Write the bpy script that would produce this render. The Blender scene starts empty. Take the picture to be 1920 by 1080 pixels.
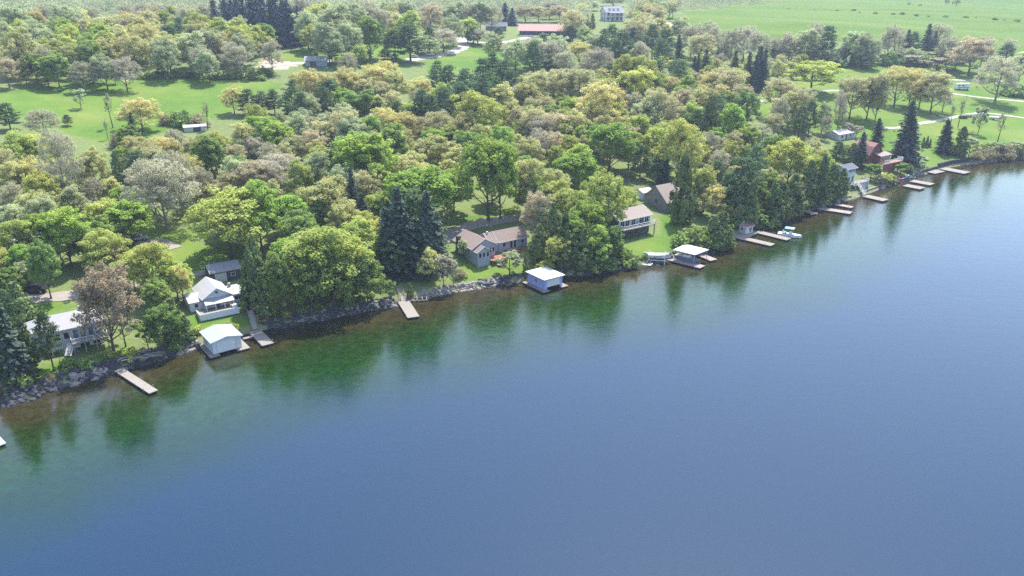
import bpy, math, random
import numpy as np
from mathutils import Vector

random.seed(7)
SC = bpy.context.scene
COL = SC.collection
R = math.radians

# ------------------------------------------------------------------ camera model (1920x1080 photo pixels)
F = 1507.0
HORIZ = -45.0
PITCH = math.atan((540.0 - HORIZ) / F)
CH = 70.0
CP, SP = math.cos(PITCH), math.sin(PITCH)

def ray(px, py):
    a, b = (px - 960.0) / F, (py - 540.0) / F
    return (a, CP - b * SP, -SP - b * CP)

def proj(x, y, z):
    z = z - CH
    depth = y * CP - z * SP
    if depth < 0.1:
        return (-9999.0, -9999.0, depth)
    up = y * SP + z * CP
    return (960.0 + F * x / depth, 540.0 - F * up / depth, depth)

def hitz(px, py, z=0.0):
    d = ray(px, py)
    t = (z - CH) / d[2]
    return (d[0] * t, d[1] * t, z)

# ------------------------------------------------------------------ shore and terrain
UX, UY = 0.83, 0.5577          # along the shore
NX, NY = -0.5577, 0.83         # inland
SHORE_PX = [(0,762),(60,747),(110,727),(160,712),(205,700),(260,684),(330,664),(375,650),(420,638),(470,624),(560,606),(640,591),(700,579),(745,571),
            (800,556),(850,546),(905,539),(945,532),(985,527),(1060,519),(1130,511),(1200,500),(1260,490),(1330,474),(1352,460),(1370,448),(1395,438),(1424,430),(1455,421),
            (1485,408),(1508,398),(1535,391),(1570,382),(1612,369),(1655,353),(1690,342),(1735,327),(1785,313),(1840,305),(1920,297)]
_uw = []
for p in SHORE_PX:
    x, y, _ = hitz(*p)
    _uw.append((x * UX + y * UY, x * NX + y * NY))
_uw.sort()
_U = np.array([-2500, _uw[0][0] - 120, _uw[0][0] - 40] + [a for a, b in _uw] + [_uw[-1][0] + 40, _uw[-1][0] + 150, 3500])
_W = np.array([_uw[0][1] + 25, _uw[0][1] + 6, _uw[0][1] + 1] + [b for a, b in _uw] + [_uw[-1][1] - 3, _uw[-1][1] - 12, _uw[-1][1] - 60])

def uw(x, y):
    return x * UX + y * UY, x * NX + y * NY

def xy(u, w):
    return u * UX + w * NX, u * UY + w * NY

def inland(x, y):
    u, w = uw(x, y)
    return w - float(np.interp(u, _U, _W))

_PD = [-400, -60, -25, -8, -2, 0, 0.6, 1.6, 3, 6, 12, 30, 60, 100, 150, 210, 270, 330, 420, 600, 900, 4000]
_PZ = [-9, -7, -4, -1.6, -0.5, -0.05, 0.55, 1.3, 1.7, 2.3, 3.3, 5.5, 9.3, 14.4, 21, 28.6, 34.5, 38.6, 42.5, 46.5, 49.5, 52]

def zprof(d):
    return np.interp(d, _PD, _PZ)

def wob(x, y, d):
    k = np.clip((d - 8) / 60.0, 0, 1)
    return k * (0.5 * np.sin(x * .043 + 1.3) * np.sin(y * .037) + 0.9 * np.sin(x * .013 + y * .017))

def gz(x, y):
    d = inland(x, y)
    return float(zprof(d) + wob(x, y, d))

def ground(px, py, lift=0.0):
    """the point of the land (raised by lift) that the photo pixel looks at"""
    d = ray(px, py)
    t, prev = 60.0, 60.0
    f = lambda t: CH + d[2] * t - (gz(d[0] * t, d[1] * t) + lift)
    while t < 4000:
        if f(t) < 0:
            a, b = prev, t
            for _ in range(26):
                m = (a + b) / 2
                if f(m) < 0: b = m
                else: a = m
            return (d[0] * b, d[1] * b, gz(d[0] * b, d[1] * b))
        prev = t
        t *= 1.012
    return None

def inpoly(x, y, poly):
    c = False
    n = len(poly)
    j = n - 1
    for i in range(n):
        xi, yi = poly[i]; xj, yj = poly[j]
        if (yi > y) != (yj > y) and x < (xj - xi) * (y - yi) / (yj - yi) + xi:
            c = not c
        j = i
    return c

# ------------------------------------------------------------------ mesh builder
class MB:
    def __init__(s):
        s.v, s.f, s.m = [], [], []
        s.cur = 0
    def mat(s, i):
        s.cur = i; return s
    def face(s, pts):
        b = len(s.v); s.v += [tuple(p) for p in pts]; s.f.append(tuple(range(b, b + len(pts)))); s.m.append(s.cur); return s
    def hexa(s, c):
        b = len(s.v); s.v += [tuple(p) for p in c]
        for q in ((3,2,1,0),(4,5,6,7),(0,1,5,4),(1,2,6,5),(2,3,7,6),(3,0,4,7)):
            s.f.append(tuple(b + i for i in q)); s.m.append(s.cur)
        return s
    def box(s, x0, x1, y0, y1, z0, z1):
        if x0 > x1: x0, x1 = x1, x0
        if y0 > y1: y0, y1 = y1, y0
        return s.hexa([(x0,y0,z0),(x1,y0,z0),(x1,y1,z0),(x0,y1,z0),(x0,y0,z1),(x1,y0,z1),(x1,y1,z1),(x0,y1,z1)])
    def prism(s, poly, z0, z1):
        n = len(poly)
        a = sum(poly[i][0] * poly[(i+1) % n][1] - poly[(i+1) % n][0] * poly[i][1] for i in range(n))
        if a < 0: poly = poly[::-1]
        g = lambda z, i: z[i] if isinstance(z, (list, tuple)) else z
        b = len(s.v)
        s.v += [(poly[i][0], poly[i][1], g(z0, i)) for i in range(n)] + [(poly[i][0], poly[i][1], g(z1, i)) for i in range(n)]
        s.f.append(tuple(b + i for i in reversed(range(n)))); s.f.append(tuple(b + n + i for i in range(n)))
        for i in range(n):
            j = (i + 1) % n
            s.f.append((b+i, b+j, b+n+j, b+n+i))
        s.m += [s.cur] * (n + 2)
        return s
    def slab(s, quad, th):
        """a tilted slab: quad = four corners of the upper face, anticlockwise seen from above"""
        lo = [(p[0], p[1], p[2] - th) for p in quad]
        return s.hexa(lo + list(quad))
    def tube(s, p0, p1, r0, r1=None, n=6, cap=True):
        r1 = r0 if r1 is None else r1
        p0, p1 = Vector(p0), Vector(p1)
        d = (p1 - p0)
        if d.length < 1e-6: return s
        d.normalize()
        a = d.cross(Vector((0,0,1)) if abs(d.z) < .9 else Vector((1,0,0))).normalized()
        c = d.cross(a)
        b = len(s.v)
        for p, r in ((p0, r0), (p1, r1)):
            for i in range(n):
                t = 2 * math.pi * i / n
                s.v.append(tuple(p + a * (r * math.cos(t)) + c * (r * math.sin(t))))
        for i in range(n):
            j = (i + 1) % n
            s.f.append((b+j, b+i, b+n+i, b+n+j)); s.m.append(s.cur)
        if cap:
            s.f.append(tuple(b + i for i in range(n))); s.f.append(tuple(b + n + i for i in reversed(range(n)))); s.m += [s.cur] * 2
        return s
    def path(s, pts, r0, r1, n=5):
        """one bent tapering tube"""
        P = [Vector(p) for p in pts]
        b = len(s.v); k = len(P)
        for q in range(k):
            d = (P[min(q+1, k-1)] - P[max(q-1, 0)]).normalized()
            a = d.cross(Vector((0,1,0)) if abs(d.y) < .9 else Vector((1,0,0))).normalized()
            c = d.cross(a)
            r = r0 + (r1 - r0) * q / (k - 1)
            for i in range(n):
                t = 2 * math.pi * i / n
                s.v.append(tuple(P[q] + a * (r * math.cos(t)) + c * (r * math.sin(t))))
        for q in range(k - 1):
            for i in range(n):
                j = (i + 1) % n
                s.f.append((b+q*n+j, b+q*n+i, b+(q+1)*n+i, b+(q+1)*n+j)); s.m.append(s.cur)
        s.f.append(tuple(b + (k-1)*n + i for i in reversed(range(n)))); s.m.append(s.cur)
        return s
    def mesh(s, name, mats):
        me = bpy.data.meshes.new(name)
        me.from_pydata(s.v, [], s.f)
        for m in mats: me.materials.append(m)
        if len(mats) > 1: me.polygons.foreach_set('material_index', s.m)
        me.update()
        return me
    def build(s, name, mats, parent=None, loc=None, rotz=0.0):
        if not isinstance(mats, (list, tuple)): mats = [mats]
        o = bpy.data.objects.new(name, s.mesh(name, mats)); COL.objects.link(o)
        if parent is not None: o.parent = parent
        if loc is not None: o.location = loc
        if rotz: o.rotation_euler = (0, 0, rotz)
        return o

def thing(name, label, cat, loc=(0,0,0), rotz=0.0, group=None):
    o = bpy.data.objects.new(name, None); COL.objects.link(o)
    o.empty_display_size = 0.5
    o.location = loc; o.rotation_euler = (0, 0, rotz)
    return tag(o, label, cat, group)

def tag(o, label, cat, group=None):
    o['label'] = label; o['category'] = cat
    if group: o['group'] = group
    return o

def kind(o, k):
    o['kind'] = k; return o

# ------------------------------------------------------------------ materials
def newmat(name):
    m = bpy.data.materials.new(name); m.use_nodes = True
    nt = m.node_tree; nt.nodes.clear()
    out = nt.nodes.new('ShaderNodeOutputMaterial')
    return m, nt, out

def N(nt, t, **kw):
    n = nt.nodes.new(t)
    for k, v in kw.items():
        if k.startswith('i_'):
            key = k[2:]
            n.inputs[int(key) if key.isdigit() else key.replace('_', ' ')].default_value = v
        else: setattr(n, k, v)
    return n

def L(nt, a, b): nt.links.new(a, b)

def ramp(nt, fac, stops):
    r = nt.nodes.new('ShaderNodeValToRGB')
    e = r.color_ramp.elements
    while len(e) < len(stops): e.new(0.5)
    for i, (p, c) in enumerate(stops):
        e[i].position = p; e[i].color = (*c, 1) if len(c) == 3 else c
    L(nt, fac, r.inputs[0])
    return r.outputs[0]

def noise(nt, scale, detail=3, vec=None, rough=.55):
    n = N(nt, 'ShaderNodeTexNoise'); n.inputs['Scale'].default_value = scale; n.inputs['Detail'].default_value = detail
    n.inputs['Roughness'].default_value = rough
    if vec is not None: L(nt, vec, n.inputs['Vector'])
    return n.outputs['Fac']

def mixc(nt, fac, a, b, mode='MIX'):
    m = N(nt, 'ShaderNodeMix', data_type='RGBA', blend_type=mode)
    for sock, v in ((m.inputs[0], fac), (m.inputs[6], a), (m.inputs[7], b)):
        if isinstance(v, (int, float)): sock.default_value = v
        elif isinstance(v, tuple): sock.default_value = (*v, 1) if len(v) == 3 else v
        else: L(nt, v, sock)
    return m.outputs[2]

def solid(name, col, rough=.7, var=.18, scale=.8, stripes=None, metal=0.0, spec=.3):
    """painted or built surface with mottled wear; stripes=(axis, per metre, depth) adds boards or ribs"""
    m, nt, out = newmat(name)
    tc = N(nt, 'ShaderNodeTexCoord').outputs['Object']
    c = mixc(nt, noise(nt, scale, 4, tc), tuple(x * (1 - var) for x in col), tuple(min(1, x * (1 + var)) for x in col))
    p = N(nt, 'ShaderNodeBsdfPrincipled')
    p.inputs['Roughness'].default_value = rough; p.inputs['Metallic'].default_value = metal
    p.inputs['Specular IOR Level'].default_value = spec
    if stripes:
        ax, per, dep = stripes
        sx = N(nt, 'ShaderNodeSeparateXYZ'); L(nt, tc, sx.inputs[0])
        mu = N(nt, 'ShaderNodeMath', operation='MULTIPLY'); L(nt, sx.outputs[ax], mu.inputs[0]); mu.inputs[1].default_value = per
        fl = N(nt, 'ShaderNodeMath', operation='FLOOR'); L(nt, mu.outputs[0], fl.inputs[0])
        wn = N(nt, 'ShaderNodeTexWhiteNoise', noise_dimensions='1D'); L(nt, fl.outputs[0], wn.inputs['W'])
        fr = N(nt, 'ShaderNodeMath', operation='FRACT'); L(nt, mu.outputs[0], fr.inputs[0])
        gap = N(nt, 'ShaderNodeMath', operation='LESS_THAN'); L(nt, fr.outputs[0], gap.inputs[0]); gap.inputs[1].default_value = .1
        c = mixc(nt, wn.outputs['Value'], c, mixc(nt, 1.0, c, (1 - dep,) * 3, 'MULTIPLY'))
        c = mixc(nt, gap.outputs[0], c, mixc(nt, 1.0, c, (1 - 2 * dep,) * 3, 'MULTIPLY'))
    L(nt, c, p.inputs['Base Color']); L(nt, p.outputs[0], out.inputs[0])
    return m

M = {}
def S(k, *a, **kw): M[k] = solid(k, *a, **kw)
S('white_paint', (.62,.62,.62), .6, .07)
S('white_siding', (.58,.59,.64), .6, .06, stripes=(2, 6, .06))
S('white_metal_roof', (.38,.38,.39), .45, .05, stripes=(0, 2, .05))
S('mint_metal_roof', (.30,.33,.325), .45, .05, stripes=(1, 1.1, .04))
S('bright_roof', (.58,.58,.57), .5, .03)
S('lilac_siding', (.33,.37,.66), .7, .08, stripes=(2, 5, .05))
S('grey_shingle', (.24,.24,.255), .85, .22, 2.5, stripes=(1, 4, .05))
S('light_shingle', (.31,.305,.31), .85, .2, 2.0, stripes=(1, 4, .05))
S('dark_shingle', (.10,.11,.14), .85, .25, 2.0, stripes=(1, 4, .05))
S('brown_shingle', (.215,.165,.145), .85, .2, 2.0, stripes=(1, 4, .05))
S('tan_shingle', (.26,.215,.19), .85, .15, 2.0, stripes=(1, 4, .05))
S('red_shingle', (.26,.125,.12), .85, .2, 2.0, stripes=(1, 4, .05))
S('far_red_roof', (.40,.24,.215), .85, .12, 1.0)
S('grey_siding', (.34,.36,.43), .75, .08, stripes=(2, 6, .07))
S('taupe_siding', (.21,.20,.195), .8, .1, stripes=(0, 3, .08))
S('red_siding', (.20,.075,.075), .8, .15, stripes=(2, 5, .08))
S('teal_siding', (.50,.57,.58), .7, .08, stripes=(2, 6, .06))
S('pale_siding', (.52,.52,.52), .7, .06, stripes=(2, 6, .05))
S('dark_siding', (.07,.075,.10), .8, .15, stripes=(2, 5, .08))
S('dock_plank', (.25,.225,.20), .85, .16, 1.5, stripes=(0, 3.2, .10))
S('dock_plank_pale', (.235,.21,.185), .85, .12, 1.5, stripes=(0, 3.2, .08))
S('dock_plank_pink', (.29,.235,.225), .85, .16, 1.5, stripes=(0, 3.2, .10))
S('weathered_wood', (.30,.265,.24), .9, .3, 2.0)
S('red_deck', (.36,.16,.12), .8, .2, 1.5, stripes=(0, 4, .1))
S('dark_float', (.022,.022,.028), .6, .3)
S('brown_board', (.16,.10,.08), .85, .25, 2)
S('grey_metal', (.42,.44,.46), .45, .1, metal=.6)
S('galvanised', (.55,.56,.57), .5, .12, metal=.3)
S('black_rubber', (.018,.018,.02), .7, .2)
S('chimney_stone', (.28,.27,.27), .9, .35, 3)
S('chimney_dark', (.09,.06,.06), .9, .3, 3)
S('rock', (.06,.062,.072), .95, .6, .9)
S('pale_rock', (.25,.225,.20), .95, .4, .9)
S('concrete', (.20,.19,.185), .9, .2, 1.2)
S('bark', (.085,.072,.062), .95, .35, 3)
S('pale_bark', (.20,.18,.16), .95, .3, 3)
S('blue_canvas', (.20,.38,.55), .7, .08)
S('teal_plastic', (.05,.38,.50), .4, .1)
S('pink_plastic', (.45,.16,.22), .5, .1)
S('gelcoat', (.78,.78,.76), .2, .04, spec=.5)
S('navy_hull', (.03,.04,.08), .3, .1)
S('boat_cover', (.36,.38,.41), .8, .15, 2)
S('blue_boat', (.15,.17,.30), .5, .2)
S('car_white', (.75,.75,.75), .3, .04, spec=.5)
S('car_black', (.025,.027,.035), .3, .1, spec=.5)
S('car_red', (.28,.03,.03), .3, .1, spec=.5)
S('car_silver', (.45,.47,.5), .3, .1, spec=.5)
S('vent_pipe', (.6,.55,.52), .7, .1)
S('soil', (.19,.15,.12), .95, .3, .6)

m, nt, out = newmat('window_glass')
p = N(nt, 'ShaderNodeBsdfPrincipled'); p.inputs['Base Color'].default_value = (.02,.025,.035,1); p.inputs['Roughness'].default_value = .08
L(nt, p.outputs[0], out.inputs[0]); M['glass'] = m
m, nt, out = newmat('blue_glass')
p = N(nt, 'ShaderNodeBsdfPrincipled'); p.inputs['Base Color'].default_value = (.10,.16,.26,1); p.inputs['Roughness'].default_value = .08
L(nt, p.outputs[0], out.inputs[0]); M['blue_glass'] = m

def gravel_mat(name, a, b):
    m, nt, out = newmat(name)
    tc = N(nt, 'ShaderNodeTexCoord').outputs['Object']
    c = mixc(nt, noise(nt, .5, 6, tc, .7), a, b)
    p = N(nt, 'ShaderNodeBsdfPrincipled'); p.inputs['Roughness'].default_value = .95
    L(nt, c, p.inputs['Base Color']); L(nt, p.outputs[0], out.inputs[0]); M[name] = m
gravel_mat('gravel', (.19,.165,.14), (.32,.29,.255))
gravel_mat('dust_road', (.27,.255,.21), (.38,.36,.31))
# ------------------------------------------------------------------ ground, water, air
def inpoly_np(X, Y, poly):
    c = np.zeros(X.shape, bool)
    j = len(poly) - 1
    for i in range(len(poly)):
        xi, yi = poly[i]; xj, yj = poly[j]
        if yi != yj:
            c ^= ((yi > Y) != (yj > Y)) & (X < (xj - xi) * (Y - yi) / (yj - yi) + xi)
        j = i
    return c

MEADOW = [(-60,172),(0,170),(60,163),(150,152),(240,147),(330,144),(420,147),(500,150),(530,156),(520,168),(455,184),(436,206),(400,224),(330,242),(300,252),(240,262),(190,268),(120,250),(60,225),(-60,215)]
BACKLAWN = [(520,104),(560,92),(620,86),(700,80),(770,80),(775,122),(700,128),(600,128),(540,122)]
FIELD = [(1190,42),(1300,22),(1430,6),(1450,2),(1500,-6),(2100,-30),(2300,60),(2300,130),(1960,120),(1800,92),(1650,84),(1500,76),(1400,70),(1290,62)]
PARK = [(1400,200),(1440,172),(1560,122),(1760,112),(1990,118),(2050,295),(1925,288),(1850,292),(1820,296),(1770,304),(1720,316),(1690,318),(1620,262),(1560,248),(1440,235)]
LAWNS = [[(845,520),(848,488),(870,478),(940,486),(1000,500),(980,522),(905,530)],
         [(1140,470),(1190,455),(1240,440),(1235,400),(1262,398),(1275,455),(1235,485),(1150,488)],
         [(290,540),(320,468),(400,455),(470,470),(440,505),(330,530)],
         [(335,600),(350,592),(470,588),(470,612),(400,618),(345,618)],
         [(-40,720),(0,700),(60,690),(200,660),(250,640),(262,662),(180,690),(60,728)],
         [(60,590),(70,570),(110,565),(150,575),(100,590)],
         [(240,500),(290,432),(360,430),(380,470),(300,500)],
         [(860,408),(950,390),(1000,400),(960,416),(870,420)],
         [(800,118),(860,66),(905,80),(1100,112),(1000,128),(800,136)]]
SOIL = [[(225,150),(232,133),(248,135),(252,150),(205,152)], [(486,134),(492,108),(520,112),(566,120),(540,128)],
        [(1216,42),(1262,43),(1290,49),(1240,51)]]

def ground_material():
    m, nt, out = newmat('ground')
    geo = N(nt, 'ShaderNodeTexCoord').outputs['Object']
    at = N(nt, 'ShaderNodeAttribute', attribute_name='cover')
    sp = N(nt, 'ShaderNodeSeparateColor'); L(nt, at.outputs['Color'], sp.inputs[0])
    n1 = noise(nt, .11, 5, geo, .65); n2 = noise(nt, .9, 5, geo, .7); n3 = noise(nt, .02, 3, geo)
    floor = ramp(nt, n1, [(.32, (.11,.15,.05)), (.5, (.14,.185,.06)), (.62, (.11,.19,.04)), (.75, (.19,.19,.10))])
    floor = mixc(nt, .5, floor, ramp(nt, n2, [(.3, (.085,.10,.045)), (.7, (.18,.21,.085))]))
    grass = ramp(nt, n1, [(.3, (.070,.135,.020)), (.55, (.098,.175,.027)), (.75, (.145,.20,.042))])
    grass = mixc(nt, .35, grass, ramp(nt, n2, [(.3, (.05,.11,.016)), (.7, (.145,.21,.048))]))
    grass = mixc(nt, .45, grass, ramp(nt, noise(nt, .035, 4, geo, .6), [(.35, (.055,.125,.018)), (.5, (.10,.17,.027)), (.68, (.20,.21,.055))]))
    # mown strips across the big field
    fx = N(nt, 'ShaderNodeMapping'); fx.inputs['Rotation'].default_value = (0, 0, R(-20)); fx.inputs['Scale'].default_value = (.004, .06, .01); L(nt, geo, fx.inputs[0])
    nf = noise(nt, 1.0, 4, fx.outputs[0])
    field = ramp(nt, nf, [(.3, (.055,.115,.010)), (.5, (.075,.140,.014)), (.7, (.11,.16,.026))])
    field = mixc(nt, .3, field, ramp(nt, n3, [(.35, (.06,.12,.015)), (.65, (.13,.17,.04))]))
    soil = ramp(nt, n2, [(.3, (.26,.21,.16)), (.7, (.44,.38,.31))])
    c = mixc(nt, sp.outputs[0], floor, grass)
    c = mixc(nt, sp.outputs[1], c, field)
    c = mixc(nt, sp.outputs[2], c, soil)
    p = N(nt, 'ShaderNodeBsdfPrincipled'); p.inputs['Roughness'].default_value = .95; p.inputs['Specular IOR Level'].default_value = .1
    b = N(nt, 'ShaderNodeBump'); b.inputs['Strength'].default_value = .6; b.inputs['Distance'].default_value = .35; L(nt, n2, b.inputs['Height']); L(nt, b.outputs[0], p.inputs['Normal'])
    L(nt, c, p.inputs['Base Color']); L(nt, p.outputs[0], out.inputs[0])
    return m

def grid_sheet(name, U, D, zfun, mat, attr):
    UU, DD = np.meshgrid(U, D)
    W = np.interp(UU, _U, _W) + DD
    X = UU * UX + W * NX; Y = UU * UY + W * NY
    Z = zfun(X, Y, DD)
    nu, nd = len(U), len(D)
    co = np.stack([X, Y, Z], -1).reshape(-1, 3)
    i = np.arange(nd - 1)[:, None] * nu + np.arange(nu - 1)[None, :]
    q = np.stack([i, i + 1, i + nu + 1, i + nu], -1).reshape(-1, 4)
    me = bpy.data.meshes.new(name)
    me.vertices.add(len(co)); me.vertices.foreach_set('co', co.ravel())
    me.loops.add(q.size); me.loops.foreach_set('vertex_index', q.ravel().astype(np.int32))
    me.polygons.add(len(q)); me.polygons.foreach_set('loop_start', np.arange(0, q.size, 4, dtype=np.int32))
    me.update(calc_edges=True)
    me.polygons.foreach_set('use_smooth', np.ones(len(q), bool))
    attr(me, X, Y, Z, DD)
    me.materials.append(mat)
    o = bpy.data.objects.new(name, me); COL.objects.link(o)
    return o

U = np.concatenate([np.arange(-2200, -260, 60), np.arange(-260, 420, 1.6), np.arange(420, 760, 6), np.arange(760, 3200, 60)])
D = [-60, -30, -15, -8, -4, -2, -1, -.4, 0, .3, .6, 1.0, 1.6, 2.2, 3, 4]
while D[-1] < 3400: D.append(D[-1] + max(1.2, min(1.6 + D[-1] * .006, 4)) if D[-1] < 420 else D[-1] * 1.05)
D = np.array(D)

def ground_attr(me, X, Y, Z, DD):
    z = Z - CH
    dep = np.maximum(Y * CP - z * SP, 1.0)
    PX = 960 + F * X / dep; PY = 540 - F * (Y * SP + z * CP) / dep
    rs = np.random.RandomState(3)
    PXj = PX + rs.normal(0, 2.0, X.shape); PYj = PY + rs.normal(0, .8, X.shape)
    c = np.zeros(X.shape + (4,), np.float32); c[..., 3] = 1
    ahead = Y > 20
    for poly in [MEADOW, BACKLAWN, PARK] + LAWNS: c[..., 0] = np.maximum(c[..., 0], inpoly_np(PXj, PYj, poly) & ahead)
    c[..., 1] = inpoly_np(PXj, PYj, FIELD) & ahead
    far = (DD > 520) & (PX > 1250)
    c[..., 1] = np.maximum(c[..., 1], far * (((np.sin(X * .006) + np.sin(Y * .0071 + 1)) > .3)))
    for poly in SOIL: c[..., 2] = np.maximum(c[..., 2], inpoly_np(PXj, PYj, poly) & ahead)
    c[..., 2] = np.maximum(c[..., 2], .35 * ((DD < 1.6) & (DD > -3)))
    a = me.attributes.new('cover', 'FLOAT_COLOR', 'POINT'); a.data.foreach_set('color', c.ravel())

def zland(X, Y, DD):
    return zprof(DD) + wob(X, Y, DD)
ground_obj = kind(grid_sheet('ground', U, D, zland, ground_material(), ground_attr), 'structure')

def water_material():
    m, nt, out = newmat('lake_water')
    geo = N(nt, 'ShaderNodeTexCoord').outputs['Object']
    at = N(nt, 'ShaderNodeAttribute', attribute_name='offshore')
    nb = noise(nt, .09, 4, geo, .6); nd = noise(nt, .55, 5, geo, .7)
    # distance from the shore, broken up by the weed beds
    a = N(nt, 'ShaderNodeMath', operation='MULTIPLY_ADD'); L(nt, nb, a.inputs[0]); a.inputs[1].default_value = 14.0; L(nt, at.outputs['Fac'], a.inputs[2])
    s = N(nt, 'ShaderNodeMath', operation='SUBTRACT'); L(nt, a.outputs[0], s.inputs[0]); s.inputs[1].default_value = 7.0
    d = N(nt, 'ShaderNodeMath', operation='DIVIDE'); L(nt, s.outputs[0], d.inputs[0]); d.inputs[1].default_value = 75.0
    bed = ramp(nt, d.outputs[0], [(0, (.034,.030,.016)), (.08, (.032,.028,.011)), (.17, (.015,.029,.007)), (.32, (.007,.035,.008)), (.46, (.005,.025,.020)), (.64, (.004,.022,.052))])
    wk = ramp(nt, d.outputs[0], [(.34, (1,1,1)), (.56, (0,0,0))])
    weed = mixc(nt, wk, bed, mixc(nt, 1.0, bed, ramp(nt, nd, [(.3, (.5,.5,.5)), (.55, (1,1,1)), (.75, (1.6,1.55,1.4))]), 'MULTIPLY'))
    p = N(nt, 'ShaderNodeBsdfPrincipled')
    p.inputs['Roughness'].default_value = .05; p.inputs['IOR'].default_value = 1.5
    L(nt, weed, p.inputs['Base Color'])
    mp = N(nt, 'ShaderNodeMapping'); mp.inputs['Rotation'].default_value = (0, 0, R(25)); mp.inputs['Scale'].default_value = (.55, 1.3, 1); L(nt, geo, mp.inputs[0])
    w1 = noise(nt, 2.6, 3, mp.outputs[0], .6); w2 = noise(nt, .35, 2, mp.outputs[0])
    ad = N(nt, 'ShaderNodeMath', operation='MULTIPLY_ADD'); L(nt, w2, ad.inputs[0]); ad.inputs[1].default_value = 1.2; L(nt, w1, ad.inputs[2])
    b = N(nt, 'ShaderNodeBump'); b.inputs['Distance'].default_value = .026
    wp = N(nt, 'ShaderNodeMapRange'); L(nt, noise(nt, .018, 4, mp.outputs[0], .6), wp.inputs[0]); wp.inputs[1].default_value = .35; wp.inputs[2].default_value = .65; wp.inputs[3].default_value = .55; wp.inputs[4].default_value = 1.0; L(nt, wp.outputs[0], b.inputs['Strength'])
    L(nt, ad.outputs[0], b.inputs['Height']); L(nt, b.outputs[0], p.inputs['Normal'])
    L(nt, p.outputs[0], out.inputs[0])
    return m

def water_attr(me, X, Y, Z, DD):
    a = me.attributes.new('offshore', 'FLOAT', 'POINT'); a.data.foreach_set('value', np.maximum(-DD, 0).astype(np.float32).ravel())
WD = np.array([-2600, -1400, -700, -350, -200, -140, -110, -90, -75, -60, -50, -40, -32, -26, -20, -15, -11, -8, -5, -3, -1.5, 0, 1.2])
WU = np.concatenate([np.arange(-2200, -260, 60), np.arange(-260, 420, 4), np.arange(420, 760, 10), np.arange(760, 3200, 60)])
lake = kind(grid_sheet('lake', WU, WD, lambda X, Y, DD: np.zeros_like(X), water_material(), water_attr), 'structure')

# ------------------------------------------------------------------ roads and tracks, draped on the land
def drape(o_name, pts, width, mat, lift=.1, world=False):
    P = [Vector(p) if world else Vector(ground(*p)) for p in pts]
    Q = []
    for a, b in zip(P, P[1:]):
        n = max(2, int((b - a).length / 2.0))
        Q += [a.lerp(b, i / n) for i in range(n)]
    Q.append(P[-1])
    for _ in range(3):
        Q = [Q[0]] + [(Q[i-1] + Q[i] * 2 + Q[i+1]) / 4 for i in range(1, len(Q) - 1)] + [Q[-1]]
    mb = MB(); K = 5
    rows = []
    for i, q in enumerate(Q):
        t = (Q[min(i+1, len(Q)-1)] - Q[max(i-1, 0)]); n = Vector((-t.y, t.x, 0)).normalized()
        row = []
        wv = width * (1 + .12 * math.sin(i * .9) + .08 * math.sin(i * 2.3))
        for k in range(K):
            p = q + n * (wv * (k / (K - 1) - .5))
            row.append((p.x, p.y, gz(p.x, p.y) + lift))
        rows.append(row)
    for a, b in zip(rows, rows[1:]):
        for k in range(K - 1): mb.face([a[k+1], a[k], b[k], b[k+1]])
    return kind(mb.build(o_name, mat), 'structure')

drape('gravel_drive', [(470,497),(440,502),(400,508),(350,517),(290,528),(240,540)], 3.0, M['gravel'])
drape('gravel_drive', [(-30,566),(60,562),(110,556),(160,552),(200,548)], 4.5, M['gravel'])
drape('gravel_drive', [(820,452),(850,440),(868,428),(890,420),(930,414),(980,408),(1030,400)], 5.0, M['gravel'])
drape('gravel_drive', [(255,462),(285,452),(310,452),(330,466)], 3.5, M['gravel'])
drape('gravel_road', [(1380,196),(1430,190),(1465,182),(1500,176),(1560,170),(1640,170),(1720,172),(1780,175),(1830,182),(1880,187),(1990,196)], 3.0, M['dust_road'])
drape('gravel_road', [(1640,240),(1690,240),(1725,232),(1760,226),(1800,218),(1850,212),(1890,217),(1990,232)], 2.8, M['dust_road'])
drape('gravel_road', [(1600,150),(1700,146),(1780,150),(1830,151),(1880,152)], 3.0, M['dust_road'])
drape('gravel_road', [(866,58),(866,66),(868,76),(870,88),(850,98),(800,108),(760,114)], 7.0, M['dust_road'])
drape('gravel_road', [(880,80),(920,80),(960,78),(990,70)], 5.0, M['dust_road'])
drape('gravel_road', [(480,128),(520,122),(560,118),(600,118),(640,115)], 5.0, M['dust_road'])

# ------------------------------------------------------------------ sky, sun, air, camera
W_ = bpy.data.worlds.new('World'); SC.world = W_; W_.use_nodes = True
wn = W_.node_tree; wn.nodes.clear()
SUN_EL, SUN_AZ = R(61), R(20)          # azimuth measured from +Y (away from the camera) towards +X
sky = wn.nodes.new('ShaderNodeTexSky'); sky.sky_type = 'NISHITA'; sky.sun_disc = False
sky.sun_elevation = SUN_EL; sky.sun_rotation = SUN_AZ; sky.air_density = 1.1; sky.dust_density = 1.3; sky.ozone_density = 1.2
bg = wn.nodes.new('ShaderNodeBackground'); bg.inputs[1].default_value = SKY_STR = 0.15
wo = wn.nodes.new('ShaderNodeOutputWorld'); wn.links.new(sky.outputs[0], bg.inputs[0]); wn.links.new(bg.outputs[0], wo.inputs[0])
sl = bpy.data.lights.new('sun', 'SUN'); sl.energy = 3.75; sl.angle = R(.5); sl.color = (1, .95, .86)
so = bpy.data.objects.new('sun', sl); COL.objects.link(so)
sd = Vector((math.sin(SUN_AZ) * math.cos(SUN_EL), math.cos(SUN_AZ) * math.cos(SUN_EL), math.sin(SUN_EL)))
so.rotation_euler = sd.to_track_quat('Z', 'Y').to_euler(); so.location = sd * 300

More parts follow.
